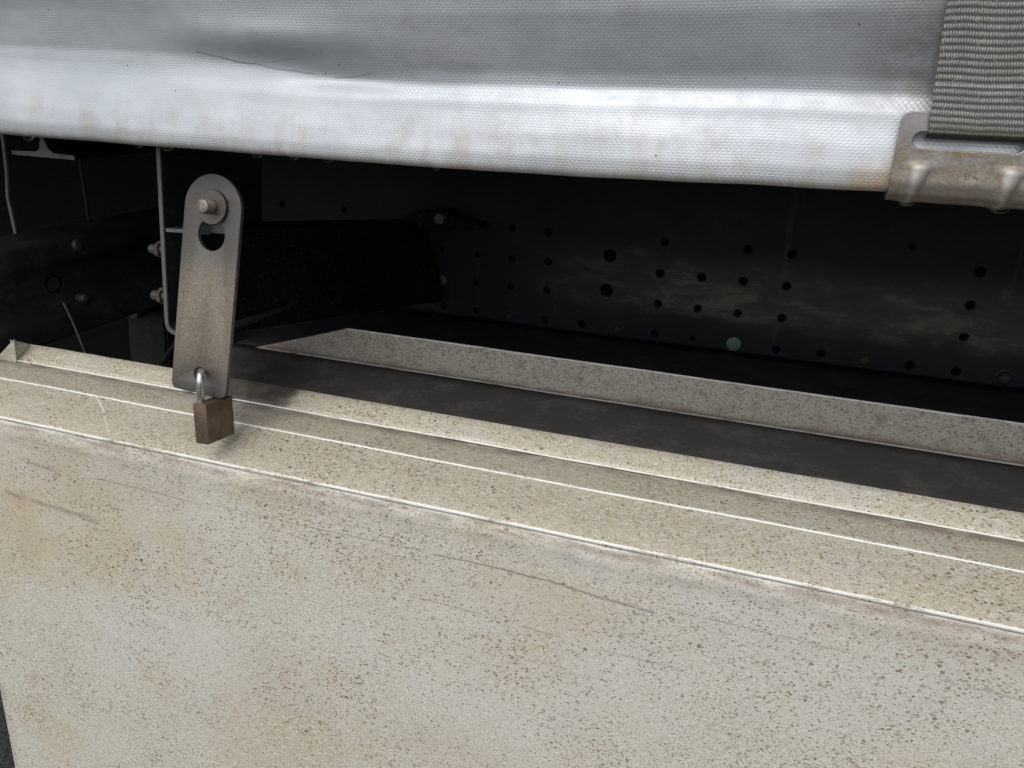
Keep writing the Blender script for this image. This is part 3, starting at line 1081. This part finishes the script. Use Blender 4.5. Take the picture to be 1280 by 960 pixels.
# rear lip (C-D): separate folded sheet that lies on the ledge, mitred at its left end
pd = [Vector((C_[0] - 0.0002, C_[1] - 0.0012)), Vector((C_[0], C_[1] + 0.0008))]
pd = densify(rounded_path([Vector((C_[0], C_[1])), Vector(D_), Vector((D_[0] + 0.004, D_[1] - 0.012))], 0.0012, 3), 0.006)
Ld = (Vector(D_) - Vector(C_)).length
st_c = (at(292, 486, Y_D - 0.008).x, at(330, 505, Y_C + 0.004).x)
M_LIP = mat_galv('weathered_galvanised_lip', beige=0.75, dots=1.25,
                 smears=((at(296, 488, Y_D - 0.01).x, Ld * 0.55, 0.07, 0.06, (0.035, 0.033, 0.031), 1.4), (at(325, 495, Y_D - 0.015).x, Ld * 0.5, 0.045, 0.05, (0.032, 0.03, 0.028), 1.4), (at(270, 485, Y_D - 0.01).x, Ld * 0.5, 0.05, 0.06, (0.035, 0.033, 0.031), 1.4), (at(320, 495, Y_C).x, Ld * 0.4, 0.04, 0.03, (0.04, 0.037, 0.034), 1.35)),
                 wear_v=((0.0, 0.0016, 0.9, 0.42), (Ld, 0.0012, 0.35, 0.5)), grime_shade_v=((Ld, 0.012, 0.3),), val=0.98)
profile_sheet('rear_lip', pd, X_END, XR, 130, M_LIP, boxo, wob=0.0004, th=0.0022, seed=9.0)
# left end: gusset closing the channel (faces right) and the flange in front of it
pC, pD = at(20, 449, Y_C), at(38.5, 427.5, Y_D)
pTop = at(17, 425, Y_C)
bm = bmesh.new()
tri = [Vector((X_END + 0.001, C_[0] - 0.0005, C_[1] + 0.001)), Vector((X_END + 0.001, D_[0], D_[1])), Vector((X_END - 0.001, C_[0] - 0.0005, pTop.z))]
fl_ = [bm.verts.new(p) for p in tri]
bk_ = [bm.verts.new(p + Vector((-0.002, 0, 0))) for p in tri]
bm.faces.new(fl_); bm.faces.new(bk_)
for i in range(3):
    j = (i + 1) % 3
    bm.faces.new((fl_[i], fl_[j], bk_[j], bk_[i]))
me = bpy.data.meshes.new('end_gusset')
bmesh.ops.recalc_face_normals(bm, faces=bm.faces)
bm.to_mesh(me); bm.free()
uv_from_xy(me, lambda c: (c.y + 3, c.z))
M_END = mat_galv('weathered_galvanised_end', beige=0.8, dots=0.9, val=0.95)
link_mesh('end_gusset', me, M_END, boxo, smooth=False)
q = [at(20.5, 453, Y_C - 0.0015), at(17, 424.5, Y_C - 0.0015), at(-3, 446.0, Y_C - 0.0015), at(-6, 452, Y_C - 0.0015)]
bm = bmesh.new()
fl_ = [bm.verts.new(p) for p in q]
bk_ = [bm.verts.new(p + Vector((0, 0.0018, 0.0004))) for p in q]
bm.faces.new(fl_); bm.faces.new(bk_)
for i in range(len(q)):
    j = (i + 1) % len(q)
    bm.faces.new((fl_[i], fl_[j], bk_[j], bk_[i]))
me = bpy.data.meshes.new('end_flange')
bmesh.ops.recalc_face_normals(bm, faces=bm.faces)
bm.to_mesh(me); bm.free()
uv_from_xy(me, lambda c: (c.x + 1, c.z))
link_mesh('end_flange', me, M_END, boxo, smooth=False)
# dark tray
XT = at(222, 455, Y_D).x
def tz_(y): return Z_TRAY + (D_[1] - 0.012 - Z_TRAY) * max(0.0, (Y_E - y) / (Y_E - Y_D))
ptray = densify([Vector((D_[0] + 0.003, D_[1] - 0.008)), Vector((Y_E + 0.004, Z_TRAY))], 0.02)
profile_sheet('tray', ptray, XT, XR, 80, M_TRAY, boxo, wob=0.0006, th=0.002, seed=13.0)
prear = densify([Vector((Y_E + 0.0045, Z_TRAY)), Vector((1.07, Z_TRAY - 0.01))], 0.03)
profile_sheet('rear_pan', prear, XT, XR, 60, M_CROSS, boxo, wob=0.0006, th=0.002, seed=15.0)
# rear flange E-F, mitred left end
eF = at(640, 440.5, Y_E)
pe0, pf0 = at(319, 430, Y_E), at(435, 404.5, Y_E)
hF = eF.z - Z_TRAY
pe = densify([Vector((Y_E, Z_TRAY + 0.0012)), Vector((Y_E + 0.0006, Z_TRAY + hF * 0.98)), Vector((Y_E + 0.0022, eF.z))], 0.006)
M_REAR = mat_galv('weathered_galvanised_rear', beige=0.08, dots=1.15, dark=1.0, wear_v=((0.001, 0.0013, 0.8, 0.42), (hF, 0.0026, 1.0, 0.36)), grime_shade_v=((0.0, 0.014, 0.95), (0.0, 0.03, 0.3)), val=0.52)
def x0f(v): return pe0.x + (pf0.x - pe0.x) * min(1.0, v / hF)
profile_sheet('rear_flange', pe, pe0.x, XR, 130, M_REAR, boxo, wob=0.0003, th=0.0022, seed=17.0, x0_fn=x0f)

# ================================================================== curtain
cur = thing('curtain', 'silver grey woven tarpaulin curtain hanging over the gap', 'curtain', (0, Y_TARP, hem_z(0)))
def sm(t): t = max(0.0, min(1.0, t)); return t * t * (3 - 2 * t)
S_R = [0, 4, 14, 30, 44, 52, 57, 62, 72, 90, 112, 140, 220, 420, 1500]
Y_R = [0, -1.6, -1.0, 3.0, 7.6, 9.4, 12.4, 14.6, 13.6, 8.0, 1.6, -2.6, -7, -9, -11]
S_L = [0, 4, 14, 30, 44, 52, 60, 68, 80, 95, 112, 140, 220, 420, 1500]
Y_L = [0, -1.6, -1.2, 2.2, 6.8, 9.6, 12.0, 13.6, 14.6, 13.0, 10.6, 5.0, -6, -12, -18]
def smooth_curve(S, Y):
    s = np.linspace(0, 0.45, 1801)
    y = np.interp(s, np.array(S) / 1000, np.array(Y) / 1000)
    k = 37
    ker = np.hanning(k); ker /= ker.sum()
    yp = np.concatenate([np.full(k // 2, y[0]), y, np.full(k // 2, y[-1])])
    return s, np.convolve(yp, ker, 'valid')
sR, yR = smooth_curve(S_R, Y_R)
sL, yL = smooth_curve(S_L, Y_L)
wr1 = tarp_uv(340, 80)
wr2 = tarp_uv(420, 100)
def tarp_y(x, s):
    wgt = sm((x + 0.62) / 0.40)
    # the crease wanders a little up and down along the trailer
    ds = 0.003 * mnoise.noise(Vector((x * 3.1, 0.3, 0))) + 0.0012 * mnoise.noise(Vector((x * 11, 4.3, 0)))
    q = s + ds * min(1, s / 0.03)
    a = float(np.interp(q, sL, yL)); b = float(np.interp(q, sR, yR))
    y = a * (1 - wgt) + b * wgt
    amp = min(1.0, s / 0.03)
    y += amp * (0.0016 * mnoise.noise(Vector((x * 6, s * 16, 1.1))) + 0.0007 * mnoise.noise(Vector((x * 19, s * 30, 5.1))))
    # lens shaped wrinkle on the left
    gx = math.exp(-((x - wr1[0]) / 0.085) ** 2)
    y += gx * (0.0030 * math.exp(-((s - wr1[1] - 0.05 * (wr1[0] - x) * 0.4) / 0.011) ** 2) - 0.0026 * math.exp(-((s - wr1[1] - 0.022) / 0.012) ** 2))
    gx = math.exp(-((x - wr2[0]) / 0.05) ** 2)
    y += gx * 0.0030 * math.exp(-((s - wr2[1]) / 0.007) ** 2)
    # pulled in under the strap
    y += 0.003 * sm((x - 0.12) / 0.08) * amp
    return Y_TARP + y
hem = [(-0.0, 0)]
xs = np.concatenate([np.array([-4.2, -3.2, -2.4, -1.9]), np.linspace(-1.5, -1.0, 40), np.linspace(-0.995, 0.45, 420), np.linspace(0.47, 0.9, 20), np.array([1.2, 1.8, 2.6])])
ss = np.concatenate([np.linspace(0.0025, 0.18, 110), np.linspace(0.19, 0.44, 12), [0.9, 1.6, 2.4]])
roll = [(0.0105, 0.030), (0.0100, 0.012), (0.0085, 0.003), (0.0055, 0.0002), (0.0028, 0.0004)]     # (dy, s) back of the hem round to its front
rows = [(dy, s, True) for dy, s in roll] + [(0, s, False) for s in ss]
P = np.zeros((len(xs), len(rows), 3)); UVa = np.zeros((len(xs), len(rows), 2))
for i, x in enumerate(xs):
    hz = hem_z(x)
    # smooth the hem line a bit
    hz = (hem_z(x - 0.06) + hem_z(x - 0.03) + hem_z(x) + hem_z(x + 0.03) + hem_z(x + 0.06)) / 5 + 0.0006 * mnoise.noise(Vector((x * 17, 9, 2)))
    vv_ = 0
    for j, (dy, s, rl) in enumerate(rows):
        y = tarp_y(x, 0.0025) + dy - 0.0003 if rl else tarp_y(x, min(s, 0.44))
        P[i, j] = (x, y, hz + s)
        UVa[i, j] = (x, s if not rl else s * 0.5 - dy)
me = grid_mesh('sheet', P, UVa)
link_mesh('tarpaulin', me, M_TARP, cur, base=(0, Y_TARP, hem_z(0)), sharp=0)
def hemz_s(x): return (hem_z(x - 0.06) + hem_z(x - 0.03) + hem_z(x) + hem_z(x + 0.03) + hem_z(x + 0.06)) / 5

# water drops on the hem
DROPS = [((36, 172), 5.4, 'biggest clear water drop under the hem above the T bearer'), ((174, 182), 4.0, 'flat water drop on the hem left of the crossmember top'),
         ((209, 185), 5.0, 'round water drop on the hem just right of the crossmember top'), ((242, 188), 2.4, 'tiny water drop on the hem above the latch plate'),
         ((322, 193), 4.8, 'water drop on the hem to the right of the latch plate'), ((368, 198), 4.0, 'low wide water drop on the hem, second right of the latch plate'),
         ((410, 201), 4.2, 'water drop on the hem, third right of the latch plate'), ((545, 211), 3.4, 'small water drop on the hem near the middle of the curtain')]
for (uvp, r, lab) in DROPS:
    p = at(uvp[0], uvp[1], Y_TARP + 0.0045)
    z = hemz_s(p.x) + 0.0015
    rr = r * 0.72 / F
    bm = bmesh.new()
    lathe(bm, (p.x, Y_TARP + 0.0045, z), (0, 0, -1), [(0, -rr * 0.5), (rr * 1.25, -rr * 0.3), (rr * 1.2, rr * 0.3), (rr * 1.0, rr * 0.75), (rr * 0.7, rr * 1.15), (rr * 0.35, rr * 1.38), (0, rr * 1.45)], 18)
    for v_ in bm.verts:
        v_.co.x = p.x + (v_.co.x - p.x) * 1.35
    o = from_bm('water_drop', bm, M_DROP, base=(p.x, Y_TARP + 0.0045, z), sharp=0)
    tag(o, lab, 'water drop', 'water drops under the curtain and hook')

# ================================================================== strap and hook
def sm_(t): t = max(0.0, min(1.0, t)); return t * t * (3 - 2 * t)
Y_H = Y_TARP - 0.0040
hk0 = at(1128, 145, Y_H)
strap = thing('curtain_strap', 'grey woven webbing strap with steel hook plate over the curtain hem', 'strap', at(1200, 250, Y_H))
XL = at(1108, 243, Y_H).x                 # left edge of the hook plate
XLt = at(1128, 143, Y_H).x
Zt = at(1135, 139, Y_H).z
XRt = XLt + 0.108
zs0 = at(1142, 178, Y_H)                  # left end of the slot
slot_h = 0.0105
Zslot_t = at(1150, 165, Y_H).z
Zslot_b = at(1150, 185.5, Y_H).z
XsL = at(1140.5, 178, Y_H).x
XsR = at(1280, 189, Y_H).x
Zseam = Zslot_b - 0.0035
hz0 = hemz_s(at(1190, 248, Y_H).x)
# flat upper part, follows the tarp: local (x, z)
def arc(cx, cz, r, a0, a1, n=8): return [(cx + r * math.cos(R(a0 + (a1 - a0) * i / n)), cz + r * math.sin(R(a0 + (a1 - a0) * i / n))) for i in range(n + 1)]
rc = 0.0055
outer = [(XLt - 0.0012, Zseam), (XRt, Zseam)] + arc(XRt - rc, Zt - rc, rc, 0, 90) + arc(XLt + rc, Zt - rc, rc, 90, 180)
sr = (Zslot_t - Zslot_b) / 2
zc = (Zslot_t + Zslot_b) / 2
slot = arc(XsR - sr, zc, sr, -90, 90, 10) + arc(XsL + sr, zc, sr, 90, 270, 10)
lean = 0.10
def hook_sdf(x, z):
    """positive on the metal: distance to the slot and to the rounded top corner (x, z plane)"""
    qx = min(max(x, XsL + sr), XsR - sr)
    d1 = math.hypot(x - qx, z - zc) - sr
    xl = XLt + (x - x)
    cx_, cz_ = XLt + rc, Zt - rc
    d2 = 1.0
    if x < cx_ and z > cz_:
        d2 = rc - math.hypot(x - cx_, z - cz_)
    return d1 if d1 < d2 else d2
zb = hz0 - 0.0040
path = [Vector((Y_H - 0.001 + (Zt - Zseam) * lean, Zt)), Vector((Y_H - 0.001, Zseam)), Vector((Y_H - 0.0024, Zseam - 0.012)), Vector((Y_H - 0.0036, hz0 + 0.008)), Vector((Y_H - 0.0030, zb + 0.0035)), Vector((Y_H + 0.0005, zb)), Vector((Y_H + 0.010, zb - 0.0005)), Vector((Y_H + 0.0165, zb + 0.006)), Vector((Y_H + 0.018, zb + 0.022))]
pp = densify(rounded_path(path, 0.006, 6), 0.0006)
vs2 = [0.0]
for a, b in zip(pp[:-1], pp[1:]): vs2.append(vs2[-1] + (b - a).length)
nx = 210
xc1, xc2 = at(1149, 215, Y_H).x, at(1264, 222, Y_H).x
dzx = (at(1280, 262, Y_H).z - at(1110, 246, Y_H).z) / (at(1280, 262, Y_H).x - at(1110, 246, Y_H).x)
kb = min(range(len(pp)), key=lambda k: abs(pp[k].y - Zseam) + (1 if pp[k].x > Y_H + 0.004 and k > len(pp) / 2 else 0))
s_seam = vs2[kb]
s_bot = vs2[min(range(len(pp)), key=lambda k: (pp[k] - Vector((Y_H + 0.0005, zb))).length)]
bm = bmesh.new()
uvl = bm.loops.layers.uv.new('UVMap')
crl = bm.verts.layers.float.new('crest')
VV = {}; UU = {}
for i in range(nx + 1):
    for j, p_ in enumerate(pp):
        t = min(1.0, vs2[j] / 0.046)
        xl = XLt + (XL - XLt) * t
        x = xl + (XRt - xl) * i / nx
        tan = (pp[min(j + 1, len(pp) - 1)] - pp[max(j - 1, 0)]).normalized()
        n2 = Vector((tan.y, -tan.x))          # outward: to the front on the face, down under the hem
        h_ = 0.0
        sv = vs2[j] - s_seam
        for xc in (xc1, xc2):
            xcj = xc - 0.16 * max(0.0, sv - 0.006)
            wv_ = 0.0102 - 0.0050 * sm_(sv / 0.02)
            g_ = math.exp(-((x - xcj) / wv_) ** 2 * 1.6)
            h_ += g_ * sm_((sv - 0.0035) / 0.0065) * (1 - 0.35 * sm_((sv - 0.012) / 0.012))
        y_, z_ = p_.x + n2.x * 0.0023 * h_, p_.y + n2.y * 0.0023 * h_
        z_ += 0.0004 * mnoise.noise(Vector((x * 60, 1, 1))) * sm_(sv / 0.02)
        if sv <= 0:
            for _ in range(2):
                d_ = hook_sdf(x, z_)
                if abs(d_) < 0.00075:
                    e = 1e-5
                    gx_ = (hook_sdf(x + e, z_) - hook_sdf(x - e, z_)) / (2 * e)
                    gz_ = (hook_sdf(x, z_ + e) - hook_sdf(x, z_ - e)) / (2 * e)
                    x -= gx_ * d_; z_ -= gz_ * d_
        v_ = bm.verts.new((x, y_, z_)); v_[crl] = h_
        VV[i, j] = v_; UU[v_] = (x, (p_.y - hz0) if vs2[j] < s_bot else -0.004)
for i in range(nx):
    for j in range(len(pp) - 1):
        q_ = (VV[i, j], VV[i, j + 1], VV[i + 1, j + 1], VV[i + 1, j])
        c_ = sum((v_.co for v_ in q_), Vector()) / 4
        if vs2[j] < s_seam and hook_sdf(c_.x, c_.z) < 0.0001:
            continue
        f_ = bm.faces.new(q_)
        for lp in f_.loops: lp[uvl].uv = UU[lp.vert]
bmesh.ops.delete(bm, geom=[v_ for v_ in bm.verts if not v_.link_faces], context='VERTS')
hook_plate = from_bm('hook_plate', bm, M_HOOK, strap, sharp=0)
md = hook_plate.modifiers.new('sheet', 'SOLIDIFY'); md.thickness = 0.0024; md.offset = 0.0
# stamped strokes in the plate
bm = bmesh.new()
M_STAMP = mat_dirty('stamped_grime', (0.10, 0.084, 0.065), (0.13, 0.11, 0.085), 300, 0.5, 0.7)
def hook_surf(u, v):
    best = None
    for k, p_ in enumerate(pp):
        if vs2[k] > s_bot: break
        c_ = at(u, v, p_.x - 0.0013)
        d_ = abs(c_.z - p_.y)
        if best is None or d_ < best[0]: best = (d_, Vector((c_.x, p_.x - 0.0013, p_.y)))
    return best[1]
for (a, b) in (((1207, 217), (1207, 224)), ((1205, 224), (1210, 224.4)), ((1205, 217), (1213, 217.5)), ((1212, 217.5), (1211, 224)), ((1218, 219), (1222, 225)), ((1218, 219), (1216, 224)), ((1216, 223), (1223, 223.5))):
    tube(bm, [hook_surf(*a), hook_surf(*b)], 0.00022, 5)
so = from_bm('stamped_mark', bm, M_STAMP, strap)

# webbing: two layers of woven belt folded through the slot
WL0 = at(1187, 0, Y_H - 0.004); WL1 = at(1161, 166, Y_H - 0.004)
wx0 = at(1158, 168, Y_H).x
wx1 = XsR + 0.004
nX, nS = 380, 400
zb_w = at(1155, 168.5, Y_H).z
ztop_w = zb_w + 0.20
def nz(a, b, c): return max(-0.9, min(0.9, mnoise.noise(Vector((a + 0.137, b + 0.291, c)))))
Pw = np.zeros((nX + 1, nS + 1, 3)); Uw = np.zeros((nX + 1, nS + 1, 2)); Cw = np.zeros((nX + 1, nS + 1))
pitch = 8.6 * 0.505 / F                      # distance between weft rows
rowp = abs(at(1155, 172, Y_H).z - at(1155, 163.5, Y_H).z)
colp = 0.00078
for j in range(nS + 1):
    if j <= 24:
        # the end tucked into the slot
        t = j / 24
        sdist = -0.0022 + 0.0022 * t
    else:
        sdist = 0.20 * ((j - 24) / (nS - 24)) ** 1.0
    for i in range(nX + 1):
        fx = i / nX
        edge = 0.0006 * mnoise.noise(Vector((sdist * 160, 3.3 if fx < .5 else 8.8, 0.3))) * max(0.0, abs(fx - 0.5) * 2 - 0.6) * 2.5
        x = wx0 + (wx1 - wx0) * fx + edge + 0.020 * max(0, sdist) * 0
        x += (WL0.x - WL1.x) * max(0, sdist) / (WL0.z - WL1.z)
        rowi = sdist / rowp + 0.16 * nz(fx * 4, sdist * 12, 2.31)
        fr_w = rowi - math.floor(rowi)
        rr_ = math.sin(math.pi * min(1.0, fr_w / 0.76)) if fr_w < 0.76 else 0.0
        ci = (fx * (wx1 - wx0)) / (colp * 2) + 0.5 * (int(math.floor(rowi)) % 2) + 0.12 * nz(fx * 30, sdist * 200, 7.23)
        cc_ = 0.5 + 0.5 * math.cos(2 * math.pi * ci)
        h_ = rr_ ** 0.7 * (0.22 + 0.78 * cc_ ** 0.8)
        h_ = max(0.0, min(1.05, h_ * (0.85 + 0.3 * nz(fx * 60, sdist * 300, 1.37))))
        Cw[i, j] = h_
        base_y = Y_H - 0.0050
        zz = zb_w + sdist
        tuck = 0.0
        if sdist < 0.0022:
            q_ = (0.0022 - sdist) / 0.0044
            tuck = 0.0085 * q_ ** 1.6
        yy = base_y + tuck - 0.0009 * h_ + 0.10 * max(0, min(sdist, 0.03)) * 0.6
        if sdist > 0.03: yy += 0.0018 - 0.035 * (sdist - 0.03)
        yy += 0.0012 * nz(fx * 2.2, sdist * 16, 4.41)
        # slight end curl at the selvedge
        yy += 0.0012 * max(0.0, 1 - fx / 0.03) + 0.0012 * max(0.0, 1 - (1 - fx) / 0.03)
        Pw[i, j] = (x, yy, zz - dzx * 0 + 0.040 * (fx) * (wx1 - wx0) * 0)
        Uw[i, j] = (fx * (wx1 - wx0), sdist)
me = grid_mesh('webbing', Pw, Uw, Cw)
wb = link_mesh('webbing', me, M_WEBBING, strap, sharp=0)
md = wb.modifiers.new('belt', 'SOLIDIFY'); md.thickness = 0.0022; md.offset = -1.0
# loose fibres standing off the belt
bm = bmesh.new()
for k in range(90):
    fx = random.random(); sd = random.random() ** 0.8 * 0.13
    x = wx0 + (wx1 - wx0) * fx + (WL0.x - WL1.x) * sd / (WL0.z - WL1.z)
    y = Y_H - 0.0064 + 0.0018 - 0.035 * max(0, sd - 0.03) * 0.9
    p = Vector((x, y - 0.0004, zb_w + sd))
    an = random.uniform(0.2, 2.9)
    pts = [p]
    for q_ in range(4):
        an += random.uniform(-0.5, 0.5)
        p = p + Vector((math.cos(an) * 0.0016, random.uniform(-0.0004, 0.0004), math.sin(an) * 0.0016))
        pts.append(p)
    tube(bm, pts, 0.00009, 4)
M_FIB = mat_dirty('pale_fibre', (0.42, 0.42, 0.40), (0.3, 0.3, 0.28), 100, 0.5, 0.8)
fo = from_bm('loose_fibres', bm, M_FIB, strap)
fo['kind'] = 'stuff'

for (uvp, r, lab) in (((1134, 252), 4.4, 'broad water drop under the left rib of the steel hook'), ((1248, 264), 5.0, 'water drop under the hook plate near the right edge of the photo')):
    p = at(uvp[0], uvp[1], Y_H + 0.003)
    rr = r * 0.6 / F
    bm = bmesh.new()
    lathe(bm, (p.x, Y_H + 0.003, zb - 0.0024 + rr * 0.3), (0, 0, -1), [(0, -rr * 0.5), (rr * 1.25, -rr * 0.3), (rr * 1.2, rr * 0.3), (rr * 1.0, rr * 0.7), (rr * 0.6, rr * 1.0), (0, rr * 1.15)], 18)
    for v_ in bm.verts:
        v_.co.x = p.x + (v_.co.x - p.x) * 1.6
    o = from_bm('water_drop', bm, M_DROP, base=(p.x, Y_H + 0.003, zb), sharp=0)
    tag(o, lab, 'water drop', 'water drops under the curtain and hook')

# ================================================================== latch plate
lt = thing('latch_plate', 'hanging steel latch plate with keyhole slot, bolt and washer', 'latch plate', at(250, 490, Y_LATCH))
TH = 0.0050
yf = Y_LATCH - TH / 2
TILT = R(11.5)                                   # the plate leans back at its top
ZL0 = at(250, 490, Y_LATCH).z
pn = Vector((0, -math.cos(TILT), math.sin(TILT)))
pu = Vector((0, math.sin(TILT), math.cos(TILT)))
PO = Vector((0, yf, ZL0))
def L2(u, v):
    r = ray(u, v)
    p = CAM + r * ((PO - CAM).dot(pn) / r.dot(pn)) - PO
    return Vector((p.x, p.dot(pu)))
def lp3(x, s_, out=0.0):
    """plate coordinates -> world; out = distance in front of the plate's face"""
    return PO + Vector((x, 0, 0)) + pu * s_ + pn * out
tl, tr = L2(231.5, 262), L2(300.5, 258)
bl, brr = L2(216, 484), L2(283, 496)
cen = (tl + tr) / 2
axis = ((bl + brr) / 2 - cen)
dn = axis.normalized()
sd_ = Vector((-dn.y, dn.x))
if sd_.x < 0: sd_ = -sd_
wT = (tr - tl).length / 2
# outline in plate axes: a rounded top, straight sides, bottom edge square to X
out_pts = []
topc = cen
up_h = (L2(266, 218) - cen).length
for k in range(25):
    a = math.pi * k / 24
    out_pts.append(topc + sd_ * (math.cos(a) * wT) - dn * (math.sin(a) * up_h))
# left side down to rounded bottom-left, bottom edge, rounded bottom-right
def corner(p, a, b, r, n=6):
    p0 = p + (a - p).normalized() * r; p1 = p + (b - p).normalized() * r
    return [(1 - q) ** 2 * p0 + 2 * q * (1 - q) * p + q * q * p1 for q in [i / n for i in range(n + 1)]]
BL = L2(214.5, 483); BRc = L2(281, 499)
out_pts += corner(BL, out_pts[-1], BRc, 0.0075)
out_pts += corner(BRc, BL, out_pts[0], 0.0085)
loops = [[(p.x, p.y) for p in out_pts]]
# keyhole: round top for the bolt, larger circle below
kc = L2(264.0, 293.5); kr = 0.0160
tc = L2(264.5, 258); trr = 0.0105
d2 = (kc - tc); 
key = []
au = math.atan2(-d2.y, -d2.x)
ka = 0.72
for k in range(21):
    a = au + ka + (2 * math.pi - 2 * ka) * k / 20
    key.append((kc.x + kr * math.cos(a), kc.y + kr * math.sin(a)))
for k in range(13):
    a = au - 1.9 + 3.8 * k / 12
    key.append((tc.x + trr * math.cos(a), tc.y + trr * math.sin(a)))
loops.append(key)
hc = L2(249.5, 467.5); hr = 0.0079
loops.append(circ(hc.x, hc.y, hr, 24))
me = shape2d(loops, TH, 0.0006, 1)
uv_from_xy(me, lambda c: ((c.x - cen.x), -(c.y - cen.y)))
for v_ in me.vertices:
    v_.co = lp3(v_.co.x, v_.co.y, v_.co.z - TH / 2)
link_mesh('plate', me, M_LATCH, lt, sharp=30)
# washer, then the bolt end
wc = L2(267, 259)
bm = bmesh.new()
pc = lp3(wc.x, wc.y, 0.0008)
Rw = 0.0164
lathe(bm, pc, pn, [(0.0062, 0), (Rw, 0), (Rw + 0.0002, 0.0006), (Rw, 0.0024), (Rw - 0.0005, 0.0028), (0.0062, 0.0028), (0.0062, 0)], 36, cap=False)
from_bm('washer', bm, M_FLANGEBOLT, lt, base=pc, sharp=30)
bm = bmesh.new()
bp = pc - pn * 0.012
prof = [(0.0066, 0.0)]
h = 0.0165
for k in range(6):
    prof += [(0.0070, h), (0.0063, h + 0.0006), (0.0063, h + 0.0009), (0.0070, h + 0.0015)]
    h += 0.0016
prof += [(0.0062, h + 0.0012), (0.0045, h + 0.0018), (0.0012, h + 0.0014), (0, h + 0.0014)]
lathe(bm, bp, pn, prof, 24)
from_bm('bolt', bm, M_STEEL, lt, base=bp, sharp=30)
# the bracket the bolt passes through, mostly behind the plate
bk = thing('latch_bracket', 'narrow dark bracket behind the latch plate, seen through its keyhole', 'bracket', pc + Vector((0, 0.03, 0)))
yb_ = pc.y + 0.012
pA, pB = at(246, 288, yb_), at(284, 293, yb_)
bm = bmesh.new()
box(bm, (pA.x, yb_, pB.z), (pB.x, yb_ + 0.004, pc.z + 0.010), 0.0008)
from_bm('bracket_tab', bm, M_ALU, bk)
bm = bmesh.new()
box(bm, (pA.x, yb_ + 0.0045, pB.z + 0.003), (pA.x + 0.004, 0.74, pc.z + 0.008), 0.0008)
from_bm('bracket_arm', bm, M_BLACK, bk)

# ================================================================== padlock
y0 = 0.575
P1 = at(257.5, 510, y0); P4 = at(261.5, 557, y0); P0 = at(241, 510, y0)
def solve_u(P, u):
    lo, hi = P.y, P.y + 0.1
    for _ in range(40):
        m_ = (lo + hi) / 2
        v = Vector((P.x, m_, P.z)) - CAM
        uu = 640 + F * v.dot(c_right) / v.dot(c_fwd)
        if uu < u: lo = m_
        else: hi = m_
    return lo
y1 = solve_u(P1, 290.5)
pad = thing('padlock', 'small tarnished brass padlock hanging from the latch plate hole', 'padlock', Vector(((P0.x + P1.x) / 2, (y0 + y1) / 2, P4.z)))
bm = bmesh.new()
box(bm, (P0.x, y0, P4.z), (P1.x, y1, P1.z), 0.0017)
# slight swing
rot = Matrix.Rotation(R(4), 4, 'Y') @ Matrix.Rotation(R(5), 4, 'X')
piv = Vector((P0.x, y0, P1.z))
cen_p = Vector(((P0.x + P1.x) / 2, (y0 + y1) / 2, P1.z))
RX = Matrix.Translation(cen_p) @ Matrix.Rotation(R(-3.5), 4, 'Y') @ Matrix.Rotation(R(-7), 4, 'X') @ Matrix.Translation(-cen_p)
bmesh.ops.transform(bm, matrix=RX, verts=bm.verts)
from_bm('body', bm, M_PAD, pad, sharp=30)
# shackle: front leg, arch through the hole, rear leg
hole3 = lp3(hc.x, hc.y, -TH / 2)
yl0, yl1 = y0 + 0.0085, max(y1 - 0.0085, hole3.y + 0.0085)
ctrl = [at(251, 513, yl0), at(250.8, 500, yl0), at(250.4, 486, yl0), at(250.2, 474, yl0 + 0.0015)]
xh = hc.x + 0.001
ctrl += [at(251, 467, (yl0 * 2 + hole3.y) / 3), at(252, 464.5, hole3.y), at(254, 466, (yl1 * 2 + hole3.y) / 3),
         Vector((ctrl[1].x, yl1, hole3.z - 0.008)), Vector((ctrl[0].x, yl1, hole3.z - 0.018)), Vector((ctrl[0].x, yl1, ctrl[0].z))]
def catmull(P, n=6):
    out = []
    for i in range(len(P) - 1):
        a, b, c, d_ = P[max(i - 1, 0)], P[i], P[i + 1], P[min(i + 2, len(P) - 1)]
        for k in range(n):
            t = k / n
            out.append(0.5 * ((2 * b) + (c - a) * t + (2 * a - 5 * b + 4 * c - d_) * t * t + (3 * b - a - 3 * c + d_) * t ** 3))
    return out + [P[-1]]
pts = catmull(ctrl)
bm = bmesh.new()
tube(bm, pts, 0.0036, 16)
from_bm('shackle', bm, M_SHACKLE, pad, sharp=40)
